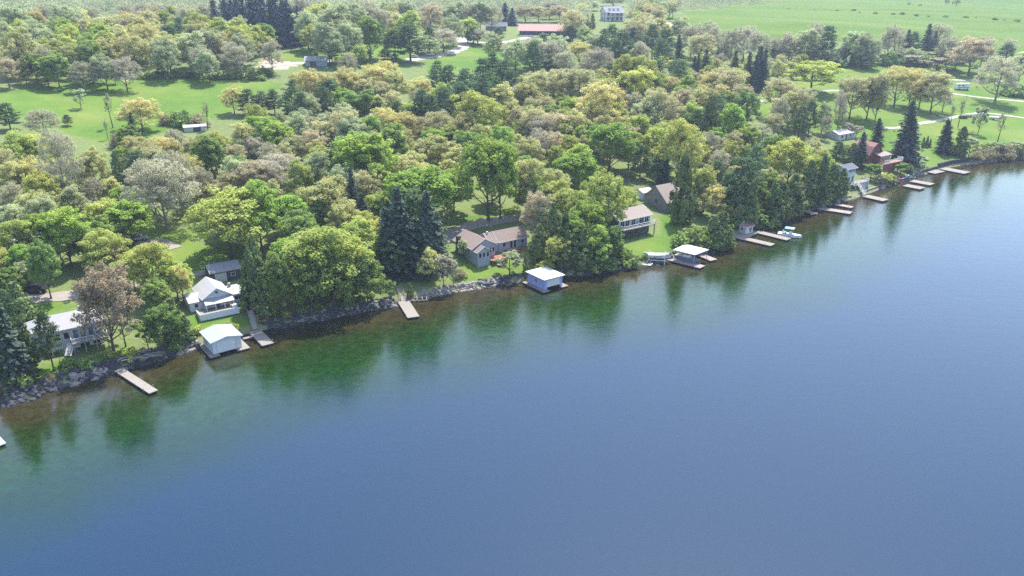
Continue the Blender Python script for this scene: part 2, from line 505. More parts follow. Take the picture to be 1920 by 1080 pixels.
m, nt, out = newmat('haze_air')
v = N(nt, 'ShaderNodeVolumePrincipled'); v.inputs['Color'].default_value = (.62,.72,.95,1); v.inputs['Density'].default_value = HAZE_DENSITY = .00017; v.inputs['Anisotropy'].default_value = .2
L(nt, v.outputs[0], out.inputs['Volume'])
HB = MB().box(-3800, 4200, -3400, 4600, -11, 84)
kind(HB.build('haze', m), 'stuff')

cd = bpy.data.cameras.new('camera'); cam = bpy.data.objects.new('camera', cd); COL.objects.link(cam)
cd.sensor_fit = 'HORIZONTAL'; cd.sensor_width = 36.0; cd.lens = 36.0 * F / 1920.0
cd.clip_start = .5; cd.clip_end = 12000
cam.location = (0, 0, CH); cam.rotation_euler = (math.pi / 2 - PITCH, 0, 0)
SC.camera = cam
SC.view_settings.view_transform = 'Standard'; SC.view_settings.look = 'None'
SC.view_settings.exposure = 1.36; SC.view_settings.gamma = 1.0; SC.view_settings.use_curve_mapping = False
cy = SC.cycles
cy.max_bounces = 7; cy.diffuse_bounces = 6; cy.glossy_bounces = 3; cy.transmission_bounces = 3; cy.transparent_max_bounces = 6; cy.volume_bounces = 0
cy.use_denoising = False
cy.sample_clamp_indirect = 4.0
cy.caustics_reflective = False; cy.caustics_refractive = False
# ------------------------------------------------------------------ foliage
def foliage(name, lo, hi, trans=.35, hue=.015, val=.16):
    m, nt, out = newmat(name)
    at = N(nt, 'ShaderNodeAttribute', attribute_name='tint')
    oi = N(nt, 'ShaderNodeObjectInfo')
    c = mixc(nt, at.outputs['Fac'], lo, hi)
    hs = N(nt, 'ShaderNodeHueSaturation')
    for sock, amp, off in ((0, hue, .5), (2, val, 1.0)):
        mr = N(nt, 'ShaderNodeMapRange'); mr.inputs[3].default_value = off - amp; mr.inputs[4].default_value = off + amp
        if sock == 2:
            f = N(nt, 'ShaderNodeMath', operation='MULTIPLY'); L(nt, oi.outputs['Random'], f.inputs[0]); f.inputs[1].default_value = 7.31
            g = N(nt, 'ShaderNodeMath', operation='FRACT'); L(nt, f.outputs[0], g.inputs[0]); L(nt, g.outputs[0], mr.inputs[0])
        else: L(nt, oi.outputs['Random'], mr.inputs[0])
        L(nt, mr.outputs[0], hs.inputs[sock])
    L(nt, c, hs.inputs['Color'])
    d = N(nt, 'ShaderNodeBsdfDiffuse'); t = N(nt, 'ShaderNodeBsdfTranslucent'); mx = N(nt, 'ShaderNodeMixShader'); mx.inputs[0].default_value = trans
    L(nt, hs.outputs[0], d.inputs[0]); L(nt, hs.outputs[0], t.inputs[0]); L(nt, d.outputs[0], mx.inputs[1]); L(nt, t.outputs[0], mx.inputs[2]); L(nt, mx.outputs[0], out.inputs[0])
    M[name] = m
foliage('leaf_lime', (.20,.30,.06), (.45,.59,.14), .5)
foliage('leaf_green', (.15,.235,.065), (.36,.48,.145), .46)
foliage('leaf_yellow', (.29,.34,.085), (.57,.63,.19), .5)
foliage('leaf_olive', (.36,.375,.15), (.63,.62,.28), .5, .01)
foliage('leaf_gold', (.44,.41,.16), (.70,.64,.29), .5, .008)
foliage('leaf_tan', (.39,.38,.19), (.63,.61,.33), .48, .008)
foliage('leaf_pink', (.39,.345,.21), (.65,.57,.37), .48, .008)
foliage('bud_grey', (.33,.32,.21), (.57,.56,.38), .45, .008)
foliage('bud_lilac', (.33,.315,.225), (.59,.56,.42), .45, .008)
foliage('leaf_russet', (.22,.18,.115), (.42,.345,.225), .42, .008)
foliage('leaf_pale', (.30,.36,.19), (.55,.61,.35), .5)
foliage('needle_spruce', (.035,.058,.046), (.115,.155,.115), .15, .02, .2)
foliage('needle_blue', (.05,.068,.08), (.14,.18,.21), .12, .02, .15)  # blue-grey needles; on the hilltop spruces this colour also paints in distance haze
foliage('needle_pine', (.07,.12,.055), (.185,.265,.125), .22, .02, .18)
foliage('needle_cedar', (.075,.115,.042), (.23,.295,.11), .25, .02, .2)
foliage('shrub_brown', (.26,.235,.13), (.50,.45,.28), .4)
foliage('far_wood', (.20,.235,.13), (.44,.46,.27), .4)

def leaf_mesh(name, C, S_, Nrm, tint, rs, extra=None, aspect=1.0):
    """quads centred on C, half size S_, roughly facing Nrm; extra = list of triangles (twigs)"""
    n = len(C)
    Nn = Nrm / np.maximum(np.linalg.norm(Nrm, axis=1, keepdims=True), 1e-6)
    a = np.cross(Nn, rs.normal(size=(n, 3))); a /= np.maximum(np.linalg.norm(a, axis=1, keepdims=True), 1e-6)
    b = np.cross(Nn, a)
    a = a * S_[:, None] * aspect; b = b * S_[:, None]
    V = np.stack([C - a * rs.uniform(.7, 1.2, (n, 1)), C - b, C + a, C + b * rs.uniform(.6, 1.1, (n, 1))], 1).reshape(-1, 3)
    q = np.arange(4 * n).reshape(n, 4)
    me = bpy.data.meshes.new(name)
    ne = 0 if extra is None else len(extra)
    if ne:
        V = np.concatenate([V, extra.reshape(-1, 3)])
    me.vertices.add(len(V)); me.vertices.foreach_set('co', V.ravel().astype(np.float32))
    li = q.ravel(); ls = np.arange(0, 4 * n, 4)
    if ne:
        li = np.concatenate([li, 4 * n + np.arange(3 * ne)]); ls = np.concatenate([ls, 4 * n + np.arange(0, 3 * ne, 3)])
        tint = np.concatenate([tint, rs.uniform(0, .35, ne)])
    me.loops.add(len(li)); me.loops.foreach_set('vertex_index', li.astype(np.int32))
    me.polygons.add(len(ls)); me.polygons.foreach_set('loop_start', ls.astype(np.int32))
    me.update(calc_edges=True)
    at = me.attributes.new('tint', 'FLOAT', 'FACE'); at.data.foreach_set('value', np.clip(tint, 0, 1).astype(np.float32))
    me.materials.append(M['leaf_lime'])
    return me

def lumpy(rs, dirs):
    k = rs.normal(size=(5, 3)) * 1.8; ph = rs.uniform(0, 6.3, 5)
    return 1 + .07 * np.sum(np.sin(dirs @ k.T * 1.6 + ph), axis=1)

def decid(seed, H=16.0, W=12.0, nc=80, leaves=4500, ls=(.26, .48), base=.2, twigs=0, fill=.5, flat=1.0):
    rs = np.random.RandomState(seed)
    r = W / 2; zc = H * (base + (1 - base) * .48); rz_up = H - zc; rz_dn = zc - H * base
    d = rs.normal(size=(nc, 3)); d /= np.linalg.norm(d, axis=1, keepdims=True)
    d[:, 2] = np.where(d[:, 2] < -.55, -d[:, 2], d[:, 2])
    rad = (fill + (1 - fill) * rs.uniform(0, 1, nc) ** .6) * lumpy(rs, d)
    rc = rs.uniform(.62, 1.3, nc) * W / 12
    CC = d * rad[:, None]
    CC = np.stack([CC[:, 0] * (r - .7), CC[:, 1] * (r - .7), np.where(CC[:, 2] > 0, CC[:, 2] * (rz_up - .6), CC[:, 2] * (rz_dn - .3)) + zc], 1)
    CC[:, 2] = np.minimum(CC[:, 2], H - .7)
    # limbs
    mb = MB()
    lean = rs.normal(0, .25, 2)
    top = Vector((lean[0] * 2, lean[1] * 2, H * .78))
    t0 = .019 * H
    fork = H * (base + .08)
    tr = lambda z: Vector((lean[0] * 2 * (z / (H * .78)) ** 1.5, lean[1] * 2 * (z / (H * .78)) ** 1.5, z))
    mb.path([(0, 0, -1.2), (0, 0, .3), tr(fork * .6), tr(fork), tr(H * .55), top], t0 * 1.15, t0 * .25, 7)
    nl = 8
    prim = []
    for i in range(nl):
        an = 2 * math.pi * i / nl + rs.uniform(-.3, .3)
        z0 = H * (base + .02) + rs.uniform(0, 1) * H * .28
        e = Vector((math.cos(an) * r * rs.uniform(.5, .7), math.sin(an) * r * rs.uniform(.5, .7), z0 + H * rs.uniform(.16, .34)))
        s_ = tr(z0)
        mid = s_.lerp(e, .5) + Vector((0, 0, -.04 * H))
        mb.path([s_, mid, e], t0 * .42, t0 * .16, 5)
        prim += [(mid, t0 * .2), (e, t0 * .15), (s_.lerp(mid, .6), t0 * .2)]
    prim += [(tr(H * .5), t0 * .3), (tr(H * .62), t0 * .25), (top, t0 * .15)]
    for c in CC:
        cv = Vector(c)
        pb = min(prim, key=lambda p: (p[0] - cv).length + (2.5 if p[0].z > cv.z else 0))
        m_ = pb[0].lerp(cv, .5) + Vector((rs.normal(0, .2), rs.normal(0, .2), -.25))
        mb.path([pb[0], m_, cv], pb[1] * .8, .02, 3)
    # leaves
    k = rs.choice(nc, leaves, p=rc ** 2 / np.sum(rc ** 2))
    o = rs.normal(size=(leaves, 3)); o /= np.linalg.norm(o, axis=1, keepdims=True)
    rr = rs.uniform(.25, 1, leaves) ** .5
    C = CC[k] + o * (rr * rc[k])[:, None] * np.array([1, 1, .72 * flat])
    nrm = o * .8 + rs.normal(0, .45, (leaves, 3)) + np.array([.1, .35, .9])
    ct = rs.uniform(0, 1, nc)
    tint = .55 * ct[k] + .45 * rs.uniform(0, 1, leaves)
    ex = None
    if twigs:
        kt = rs.choice(nc, twigs)
        o2 = rs.normal(size=(twigs, 3)) + np.array([0, 0, .5]); o2 += (CC[kt] - np.array([0, 0, zc])) * .12
        o2 /= np.linalg.norm(o2, axis=1, keepdims=True)
        a = CC[kt] - o2 * rs.uniform(.1, .6, (twigs, 1)); b = CC[kt] + o2 * (rs.uniform(.7, 1.25, twigs) * rc[kt])[:, None]
        sd_ = np.cross(o2, rs.normal(size=(twigs, 3))); sd_ /= np.linalg.norm(sd_, axis=1, keepdims=True)
        ex = np.stack([a - sd_ * .035, a + sd_ * .035, b], 1)
    return leaf_mesh('crown', C, rs.uniform(ls[0], ls[1], leaves) * .62, nrm, tint, rs, ex), mb.mesh('trunk', [M['bark']])

def spruce(seed, H=20.0, W=7.5, base=.05):
    rs = np.random.RandomState(seed)
    mb = MB(); mb.path([(0,0,-1), (0,0,H*.5), (0,0,H*.985)], .30, .03, 6)
    C, Nn, Sz, T = [], [], [], []
    z = H * base
    while z < H * .985:
        f = (z - H * base) / (H * (1 - base))
        Lm = W / 2 * (1 - f) ** .68 * (.82 + .18 * math.sin(z * 2.1 + seed)) + .18
        nb = int(5 + 5 * (1 - f))
        a0 = rs.uniform(0, 6.3)
        for i in range(nb):
            an = a0 + 2 * math.pi * i / nb + rs.normal(0, .16)
            Lb = Lm * rs.uniform(.72, 1.12)
            dr = rs.uniform(.22, .42) - .25 * f
            dx, dy = math.cos(an), math.sin(an)
            tb = rs.uniform(0, 1)
            if f < .8 and i % 3 == 0:
                mb.tube((0, 0, z), (dx * Lb * .8, dy * Lb * .8, z - dr * Lb * .75), .035, .012, 3, False)
            m_ = max(2, int(Lb / .32))
            for q in range(m_):
                s = (q + rs.uniform(.3, 1)) / m_
                for sd_ in (-1, 1):
                    off = rs.uniform(.0, .34) * (1.15 - s) * min(1.0, Lb * .5)
                    C.append((dx * Lb * s - dy * off * sd_, dy * Lb * s + dx * off * sd_, z - dr * Lb * s ** 1.4 - rs.uniform(0, .22)))
                    Nn.append((dx * .5 + rs.normal(0, .5), dy * .5 + rs.normal(0, .5), .75))
                    Sz.append(rs.uniform(.19, .36)); T.append(.45 * tb + .35 * rs.uniform() + .25 * s)
        z += .42 + .25 * (1 - f) + rs.uniform(-.05, .1)
    for i in range(14):
        C.append((rs.normal(0, .08), rs.normal(0, .08), H * (.93 + .07 * i / 14))); Nn.append(tuple(rs.normal(size=3))); Sz.append(.14); T.append(.6)
    return leaf_mesh('crown', np.array(C), np.array(Sz), np.array(Nn), np.array(T), rs, aspect=1.5), mb.mesh('trunk', [M['bark']])

def pine(seed, H=18.0, W=11.0, base=.22):
    rs = np.random.RandomState(seed)
    mb = MB(); lean = rs.normal(0, .4, 2)
    mb.path([(0,0,-1), (0,0,H*.4), (lean[0]*.6,lean[1]*.6,H*.75), (lean[0],lean[1],H*.97)], .33, .04, 6)
    C, Nn, Sz, T = [], [], [], []
    z = H * base
    while z < H * .97:
        f = (z - H * base) / (H * (1 - base))
        prof = (.75 + .25 * math.sin(f * 3)) * (1 - f ** 1.7) ** .8
        nb = 5 if f < .85 else 4
        a0 = rs.uniform(0, 6.3)
        for i in range(nb):
            an = a0 + 2 * math.pi * i / nb + rs.normal(0, .3)
            Lb = W / 2 * prof * rs.uniform(.55, 1.15) + .4
            up = rs.uniform(-.02, .30)
            dx, dy = math.cos(an), math.sin(an)
            mb.tube((lean[0]*f, lean[1]*f, z), (lean[0]*f + dx*Lb*.85, lean[1]*f + dy*Lb*.85, z + up*Lb*.8), .06, .015, 3, False)
            tb = rs.uniform(0, 1)
            for q in range(int(3 + Lb * 2.4)):
                s = rs.uniform(.25, 1.0) ** .7
                cx, cy, cz = lean[0]*f + dx*Lb*s, lean[1]*f + dy*Lb*s, z + up*Lb*s + .1
                sp_ = .28 + .4 * s
                for _ in range(7):
                    o = rs.normal(0, 1, 3) * (sp_ * .8, sp_ * .8, .22)
                    C.append((cx + o[0], cy + o[1], cz + o[2])); Nn.append((rs.normal(0, .6), rs.normal(0, .6), 1 * rs.uniform(.2, 1)))
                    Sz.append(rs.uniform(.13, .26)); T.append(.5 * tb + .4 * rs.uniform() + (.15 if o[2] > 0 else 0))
        z += rs.uniform(.7, 1.25)
    return leaf_mesh('crown', np.array(C), np.array(Sz), np.array(Nn), np.array(T), rs, aspect=1.5), mb.mesh('trunk', [M['bark']])

def cedar(seed, H=12.0, W=5.0, leaves=3200):
    rs = np.random.RandomState(seed)
    mb = MB(); mb.path([(0,0,-1), (0,0,H*.5), (0,0,H*.93)], .2, .03, 6)
    nc = 130
    f = rs.uniform(0, 1, nc) ** 1.15
    an = rs.uniform(0, 6.283, nc)
    env = np.where(f < .22, .65 + f * 1.6, (1 - ((f - .22) / .78) ** 1.5)) 
    rad = W / 2 * env * rs.uniform(.55, 1.0, nc) * (1 + .14 * np.sin(an * 3 + seed) + .1 * np.sin(f * 17 + seed))
    CC = np.stack([np.cos(an) * rad, np.sin(an) * rad, H * (.06 + .92 * f)], 1)
    for c in CC[::3]: mb.tube((0, 0, max(.3, c[2] - .5)), tuple(c), .03, .01, 3, False)
    rc = rs.uniform(.35, .75, nc)
    k = rs.randint(0, nc, leaves)
    o = rs.normal(size=(leaves, 3)); o /= np.linalg.norm(o, axis=1, keepdims=True)
    C = CC[k] + o * (rc[k] * rs.uniform(.2, 1, leaves) ** .5)[:, None] * np.array([1, 1, 1.25])
    C[:, 2] = np.clip(C[:, 2], .15, H)
    out_ = np.stack([np.cos(an[k]), np.sin(an[k]), .35 + 0 * an[k]], 1)
    return (leaf_mesh('crown', C, rs.uniform(.13, .27, leaves), out_ + o * .7 + rs.normal(0, .3, (leaves, 3)), .5 * rs.uniform(0, 1, nc)[k] + .5 * rs.uniform(0, 1, leaves), rs, aspect=1.25),
            mb.mesh('trunk', [M['bark']]))

def shrub_mesh(seed, H=3.0, W=4.0, leaves=900, nc=26, ls=(.12, .24), twigs=0):
    rs = np.random.RandomState(seed)
    d = rs.normal(size=(nc, 3)); d /= np.linalg.norm(d, axis=1, keepdims=True); d[:, 2] = np.abs(d[:, 2])
    CC = d * (rs.uniform(.4, .8, nc) * lumpy(rs, d))[:, None] * np.array([W / 2, W / 2, H * .85])
    CC[:, 2] += .25
    rc = rs.uniform(.4, .8, nc)
    k = rs.randint(0, nc, leaves)
    o = rs.normal(size=(leaves, 3)); o /= np.linalg.norm(o, axis=1, keepdims=True)
    C = CC[k] + o * (rc[k] * rs.uniform(.2, 1, leaves) ** .5)[:, None]
    C[:, 2] = np.maximum(C[:, 2], .02)
    ex = None
    if twigs:
        o2 = rs.normal(size=(twigs, 3)); o2[:, 2] = np.abs(o2[:, 2]) + .3; o2 /= np.linalg.norm(o2, axis=1, keepdims=True)
        b = o2 * np.array([W / 2, W / 2, H]) * rs.uniform(.7, 1.1, (twigs, 1)); a = b * .15
        sd_ = np.cross(o2, rs.normal(size=(twigs, 3))); sd_ /= np.linalg.norm(sd_, axis=1, keepdims=True)
        ex = np.stack([a - sd_ * .04, a + sd_ * .04, b], 1)
    return leaf_mesh('shrub', C, rs.uniform(ls[0], ls[1], leaves), o + rs.normal(0, .5, (leaves, 3)) + [0, 0, .3], .5 * rs.uniform(0, 1, nc)[k] + .5 * rs.uniform(0, 1, leaves), rs, ex)

FAM = {
 'dense':  [(decid(s, nc=160, leaves=12500, ls=(.23,.42), base=.08, fill=.5), 16.0, 12.0) for s in (1, 2, 3, 4)],
 'mid':    [(decid(s, nc=150, leaves=10000, ls=(.20,.38), base=.08, fill=.42, twigs=600), 16.0, 12.0) for s in (11, 12, 13, 14)],
 'sparse': [(decid(s, nc=160, leaves=9500, ls=(.17,.32), base=.09, fill=.4, twigs=1600), 16.0, 12.0) for s in (21, 22, 23)],
 'bare':   [(decid(s, nc=165, leaves=8500, ls=(.13,.26), base=.10, fill=.34, twigs=3000), 16.0, 12.0) for s in (31, 32, 33)],
 'wisp':   [(decid(s, H=12.0, W=5.0, nc=34, leaves=260, ls=(.15,.25), base=.3, fill=.3, twigs=700), 12.0, 5.0) for s in (41, 42)],
 'young':  [(decid(s, H=7.0, W=5.5, nc=40, leaves=1800, ls=(.18,.33), base=.12, fill=.45, twigs=200), 7.0, 5.5) for s in (51, 52)],
 'spruce': [(spruce(s), 20.0, 7.5) for s in (61, 62, 63)],
 'pine':   [(pine(s), 18.0, 11.0) for s in (71, 72, 73)],
 'cedar':  [(cedar(s), 12.0, 5.0) for s in (81, 82, 83)],
 'shrub':  [(shrub_mesh(s), 3.0, 4.0) for s in (91, 92, 93)],
 'brush':  [(shrub_mesh(s, leaves=600, twigs=500, ls=(.09,.18)), 3.0, 4.0) for s in (95, 96)],
}
# kind: (family, crown material, trunk material, object name, category, look, height/width)
KIND = {
 'lime':   ('dense', 'leaf_lime', 'bark', 'leafy_tree', 'tree', 'bright lime leafy tree', 1.35),
 'green':  ('dense', 'leaf_green', 'bark', 'leafy_tree', 'tree', 'mid green leafy tree', 1.4),
 'yel':    ('mid', 'leaf_yellow', 'bark', 'spring_tree', 'tree', 'yellow green tree', 1.35),
 'olive':  ('mid', 'leaf_olive', 'bark', 'spring_tree', 'tree', 'pale olive tree', 1.4),
 'pale':   ('mid', 'leaf_pale', 'bark', 'spring_tree', 'tree', 'grey green tree', 1.4),
 'gold':   ('sparse', 'leaf_gold', 'bark', 'budding_tree', 'tree', 'golden budding tree', 1.3),
 'tan':    ('sparse', 'leaf_tan', 'bark', 'budding_tree', 'tree', 'tan budding tree', 1.3),
 'pink':   ('sparse', 'leaf_pink', 'bark', 'budding_tree', 'tree', 'pinkish budding tree', 1.3),
 'russet': ('sparse', 'leaf_russet', 'bark', 'budding_tree', 'tree', 'reddish brown budding tree', 1.3),
 'bare':   ('bare', 'bud_grey', 'pale_bark', 'bare_tree', 'tree', 'bare grey tree', 1.4),
 'lilac':  ('bare', 'bud_lilac', 'bark', 'bare_tree', 'tree', 'bare purplish tree', 1.25),
 'wisp':   ('wisp', 'bud_grey', 'bark', 'bare_tree', 'tree', 'thin wispy bare tree', 2.6),
 'young':  ('young', 'leaf_yellow', 'bark', 'young_tree', 'tree', 'small yellow green tree', 1.25),
 'youngp': ('young', 'leaf_pale', 'bark', 'young_tree', 'tree', 'small grey green tree', 1.25),
 'youngb': ('young', 'bud_lilac', 'bark', 'young_tree', 'tree', 'small brownish tree', 1.25),
 'youngd': ('young', 'leaf_green', 'bark', 'young_tree', 'tree', 'small dark round tree', 1.2),
 'spruce': ('spruce', 'needle_spruce', 'bark', 'spruce_tree', 'spruce', 'dark pointed spruce', 2.5),
 'blue':   ('spruce', 'needle_blue', 'bark', 'spruce_tree', 'spruce', 'bluish spruce', 2.1),
 'pine':   ('pine', 'needle_pine', 'bark', 'pine_tree', 'pine', 'shaggy dark pine', 1.75),
 'cedar':  ('cedar', 'needle_cedar', 'bark', 'cedar_tree', 'cedar', 'dense dark cedar', 2.1),
 'shrub':  ('shrub', 'leaf_green', None, 'shrub', 'shrub', 'rounded green shrub', .75),
 'ylshrub':('shrub', 'leaf_yellow', None, 'shrub', 'shrub', 'yellow green shrub', .75),
 'brush':  ('brush', 'shrub_brown', None, 'shrub', 'shrub', 'scrubby brown bush', .8),
}
PLACED = []          # dict(kind, x, y, h, w, px, py, obj)
_first = {}
def plant(k, x, y, h, w, hand=True):
    fam, cm, tm, name, cat, look, asp = KIND[k]
    var = FAM[fam]
    i = random.randrange(len(var))
    meshes, H, W = var[i]
    z = gz(x, y)
    sx = w / W * 1.1; sz = h / H
    rz = random.uniform(0, 6.28)
    def put(nm, me, mat, parent):
        o = bpy.data.objects.new(nm, me); COL.objects.link(o)
        o.material_slots[0].link = 'OBJECT'; o.material_slots[0].material = M[mat]
        if parent is not None: o.parent = parent
        return o
    if tm is None:
        root = put(name, meshes, cm, None)
    else:
        root = bpy.data.objects.new(name, None); COL.objects.link(root); root.empty_display_size = .5
        put('crown', meshes[0], cm, root); put('trunk', meshes[1], tm, root)
    root.location = (x, y, z - .05); root.rotation_euler = (random.uniform(-.03, .03), random.uniform(-.03, .03), rz)
    root.scale = (sx * random.uniform(.94, 1.06), sx * random.uniform(.94, 1.06), sz)
    root['category'] = cat
    px, py, dep = proj(x, y, z)
    PLACED.append(dict(k=k, x=x, y=y, h=h, w=w, px=px, py=py, top=proj(x, y, z + h)[1], obj=root, dep=dep))
    return root

def tree_px(k, cx, top, wpx, base=None, grow=1.0):
    if base is None and KIND[k][0] in ('dense', 'mid', 'sparse', 'bare'): grow = 1.1
    """a tree seen with its top at (cx, top), wpx wide, its foot at pixel row base when the foot is in sight"""
    asp = KIND[k][6]
    if base is not None:
        g = ground(cx, base)
        if g is None: return None
        mpp = proj(*g)[2] / F
        w = wpx * mpp
        h = 3.0
        for _ in range(30):
            e = proj(g[0], g[1], g[2] + h)[1] - top
            h += e * mpp
        return plant(k, g[0], g[1], max(h, 1.0), w * grow)
    h = 12.0
    for _ in range(12):
        g = ground(cx, top, h)
        if g is None: return None
        w = wpx * proj(*g)[2] / F
        h = .5 * h + .5 * min(max(w * asp, 2.0), 26.0)
    return plant(k, g[0], g[1], h, w * grow)
# ------------------------------------------------------------------ buildings
TH = math.atan2(UY, UX)      # the lake front's bearing

def block(root, x0, x1, y0, y1, z0, ze, zr, ridge, wall, roof, oh=.45, oh_end=None, trim=None, th=.16):
    """four walls with gables and a two-slope roof; ridge runs along 'x' or 'y'"""
    oe = oh if oh_end is None else oh_end
    mb = MB()
    if ridge == 'y':
        xm = (x0 + x1) / 2; pr = [(x0, z0), (x1, z0), (x1, ze), (xm, zr), (x0, ze)]
        a = [(p[0], y0, p[1]) for p in pr]; b = [(p[0], y1, p[1]) for p in pr]
    else:
        ym = (y0 + y1) / 2; pr = [(y1, z0), (y0, z0), (y0, ze), (ym, zr), (y1, ze)]
        a = [(x0, p[0], p[1]) for p in pr]; b = [(x1, p[0], p[1]) for p in pr]
    mb.face(a); mb.face(b[::-1])
    for i in range(5):
        j = (i + 1) % 5
        mb.face([a[j], a[i], b[i], b[j]])
    w = mb.build('wall', wall, root)
    mb = MB(); lift = th + .01
    if ridge == 'y':
        s = (zr - ze) / (xm - x0); e = ze - s * oh + lift; t = zr + lift
        mb.slab([(x0 - oh, y0 - oe, e), (xm, y0 - oe, t), (xm, y1 + oe, t), (x0 - oh, y1 + oe, e)], th)
        mb.slab([(xm, y0 - oe, t), (x1 + oh, y0 - oe, e), (x1 + oh, y1 + oe, e), (xm, y1 + oe, t)], th)
    else:
        s = (zr - ze) / (ym - y0); e = ze - s * oh + lift; t = zr + lift
        mb.slab([(x0 - oe, y0 - oh, e), (x1 + oe, y0 - oh, e), (x1 + oe, ym, t), (x0 - oe, ym, t)], th)
        mb.slab([(x0 - oe, ym, t), (x1 + oe, ym, t), (x1 + oe, y1 + oh, e), (x0 - oe, y1 + oh, e)], th)
    r = mb.build('roof', roof, root)
    if trim:
        mb = MB(); q = .2
        if ridge == 'y':
            for yy in (y0 - oe - .06, y1 + oe + .01):
                mb.slab([(x0 - oh, yy, e + .01), (xm, yy, t + .01), (xm, yy + .05, t + .01), (x0 - oh, yy + .05, e + .01)], q)
                mb.slab([(xm, yy, t + .01), (x1 + oh, yy, e + .01), (x1 + oh, yy + .05, e + .01), (xm, yy + .05, t + .01)], q)
            mb.box(x0 - oh - .06, x0 - oh - .01, y0 - oe, y1 + oe, e - q, e + .01)
        else:
            mb.box(x0 - oe, x1 + oe, y0 - oh - .06, y0 - oh - .01, e - q, e + .01)
            for xx in (x0 - oe - .06, x1 + oe + .01):
                mb.slab([(xx, y0 - oh, e + .01), (xx + .05, y0 - oh, e + .01), (xx + .05, ym, t + .01), (xx, ym, t + .01)], q)
                mb.slab([(xx, ym, t + .01), (xx + .05, ym, t + .01), (xx + .05, y1 + oh, e + .01), (xx, y1 + oh, e + .01)], q)
        mb.build('fascia', trim, r)
    return w, r

def hip_block(root, x0, x1, y0, y1, z0, ze, zr, wall, roof, oh=.5, trim=None, flat=0.0):
    MB().box(x0, x1, y0, y1, z0, ze).build('wall', wall, root)
    X0, X1, Y0, Y1 = x0 - oh, x1 + oh, y0 - oh, y1 + oh
    wx, wy = X1 - X0, Y1 - Y0
    ins = min(wx, wy) / 2 * (1 - flat)
    a = [(X0, Y0), (X1, Y0), (X1, Y1), (X0, Y1)]
    b = [(X0 + ins, Y0 + ins), (X1 - ins, Y0 + ins), (X1 - ins, Y1 - ins), (X0 + ins, Y1 - ins)]
    if flat == 0:
        if wx > wy: b = [(b[0][0], (Y0+Y1)/2 - .02), (b[1][0], (Y0+Y1)/2 - .02), (b[1][0], (Y0+Y1)/2 + .02), (b[0][0], (Y0+Y1)/2 + .02)]
        else: b = [((X0+X1)/2 - .02, b[0][1]), ((X0+X1)/2 + .02, b[0][1]), ((X0+X1)/2 + .02, b[2][1]), ((X0+X1)/2 - .02, b[2][1])]
    mb = MB(); z = ze + .01; k = ze + .18
    mb.hexa([(p[0], p[1], z) for p in a] + [(p[0], p[1], k) for p in a])
    for i in range(4):
        j = (i + 1) % 4
        mb.face([(*a[i], k + .004), (*a[j], k + .004), (*b[j], zr), (*b[i], zr)])
    mb.face([(*p, zr) for p in b])
    r = mb.build('roof', roof, root)
    if trim:
        MB().box(X0, X1, Y0 - .05, Y0 - .01, z - .02, k + .03).box(X0 - .05, X0 - .01, Y0, Y1, z - .02, k + .03).build('fascia', trim, r)
    return r

def window(root, side, p, a, z, w, h, frame='white_paint', glass='glass', name='window', mull=0):
    """side F faces the lake at y = p, side L faces -x at x = p, side G faces +x"""
    mb = MB(); g = MB()
    def bx(m, u0, u1, z0, z1, d0, d1):
        if side == 'F': m.box(u0, u1, p - d1, p - d0, z0, z1)
        elif side == 'L': m.box(p - d1, p - d0, u0, u1, z0, z1)
        else: m.box(p + d0, p + d1, u0, u1, z0, z1)
    t = .09
    u0, u1 = a - w / 2, a + w / 2
    bx(mb, u0 - t, u1 + t, z - t, z, .003, .09); bx(mb, u0 - t, u1 + t, z + h, z + h + t, .003, .09)
    bx(mb, u0 - t, u0, z, z + h, .003, .09); bx(mb, u1, u1 + t, z, z + h, .003, .09)
    for i in range(mull):
        m_ = u0 + w * (i + 1) / (mull + 1); bx(mb, m_ - .04, m_ + .04, z, z + h, .003, .08)
    o = mb.build(name, M[frame], root)
    bx(g, u0, u1, z, z + h, .003, .035)
    g.build('pane', M[glass], o)
    return o

def railing(root, pts, z, h=.95, mat='white_paint', step=1.4, bars=True):
    mb = MB()
    for a, b in zip(pts, pts[1:]):
        d = math.dist(a, b); n = max(1, round(d / step))
        za, zb = (a[2] if len(a) > 2 else z), (b[2] if len(b) > 2 else z)
        for i in range(n + 1):
            t = i / n; x, y, q = a[0] + (b[0]-a[0])*t, a[1] + (b[1]-a[1])*t, za + (zb-za)*t
            mb.box(x-.04, x+.04, y-.04, y+.04, q, q + h)
        mb.tube((a[0], a[1], za+h), (b[0], b[1], zb+h), .055, n=4); mb.tube((a[0], a[1], za+h*.5), (b[0], b[1], zb+h*.5), .035, n=4)
        if bars:
            mb.tube((a[0], a[1], za+h*.25), (b[0], b[1], zb+h*.25), .03, n=4); mb.tube((a[0], a[1], za+h*.75), (b[0], b[1], zb+h*.75), .03, n=4)
    return mb.build('railing', M[mat], root)

def posts(root, pts, z0, z1, mat='weathered_wood', r=.09, name='post'):
    for x, y in pts: MB().box(x-r, x+r, y-r, y+r, z0, z1).build(name, M[mat], root)

def stairs(root, p0, p1, w, mat, n=9, name='stairs'):
    """a flight from p0 (low) to p1 (high)"""
    p0, p1 = Vector(p0), Vector(p1); d = p1 - p0; f = Vector((d.x, d.y, 0)).normalized(); s = Vector((-f.y, f.x, 0)) * (w / 2)
    mb = MB()
    for i in range(n):
        c = p0 + d * ((i + .5) / n); hl = f * (d.xy.length / n * .55)
        q = [c - hl - s, c + hl - s, c + hl + s, c - hl + s]
        mb.hexa([(v.x, v.y, c.z - .06) for v in q] + [(v.x, v.y, c.z) for v in q])
    for sg in (-1, 1):
        a = p0 + s * sg; b = p1 + s * sg
        mb.tube(a, b, .10, n=4)
    return mb.build(name, M[mat], root)

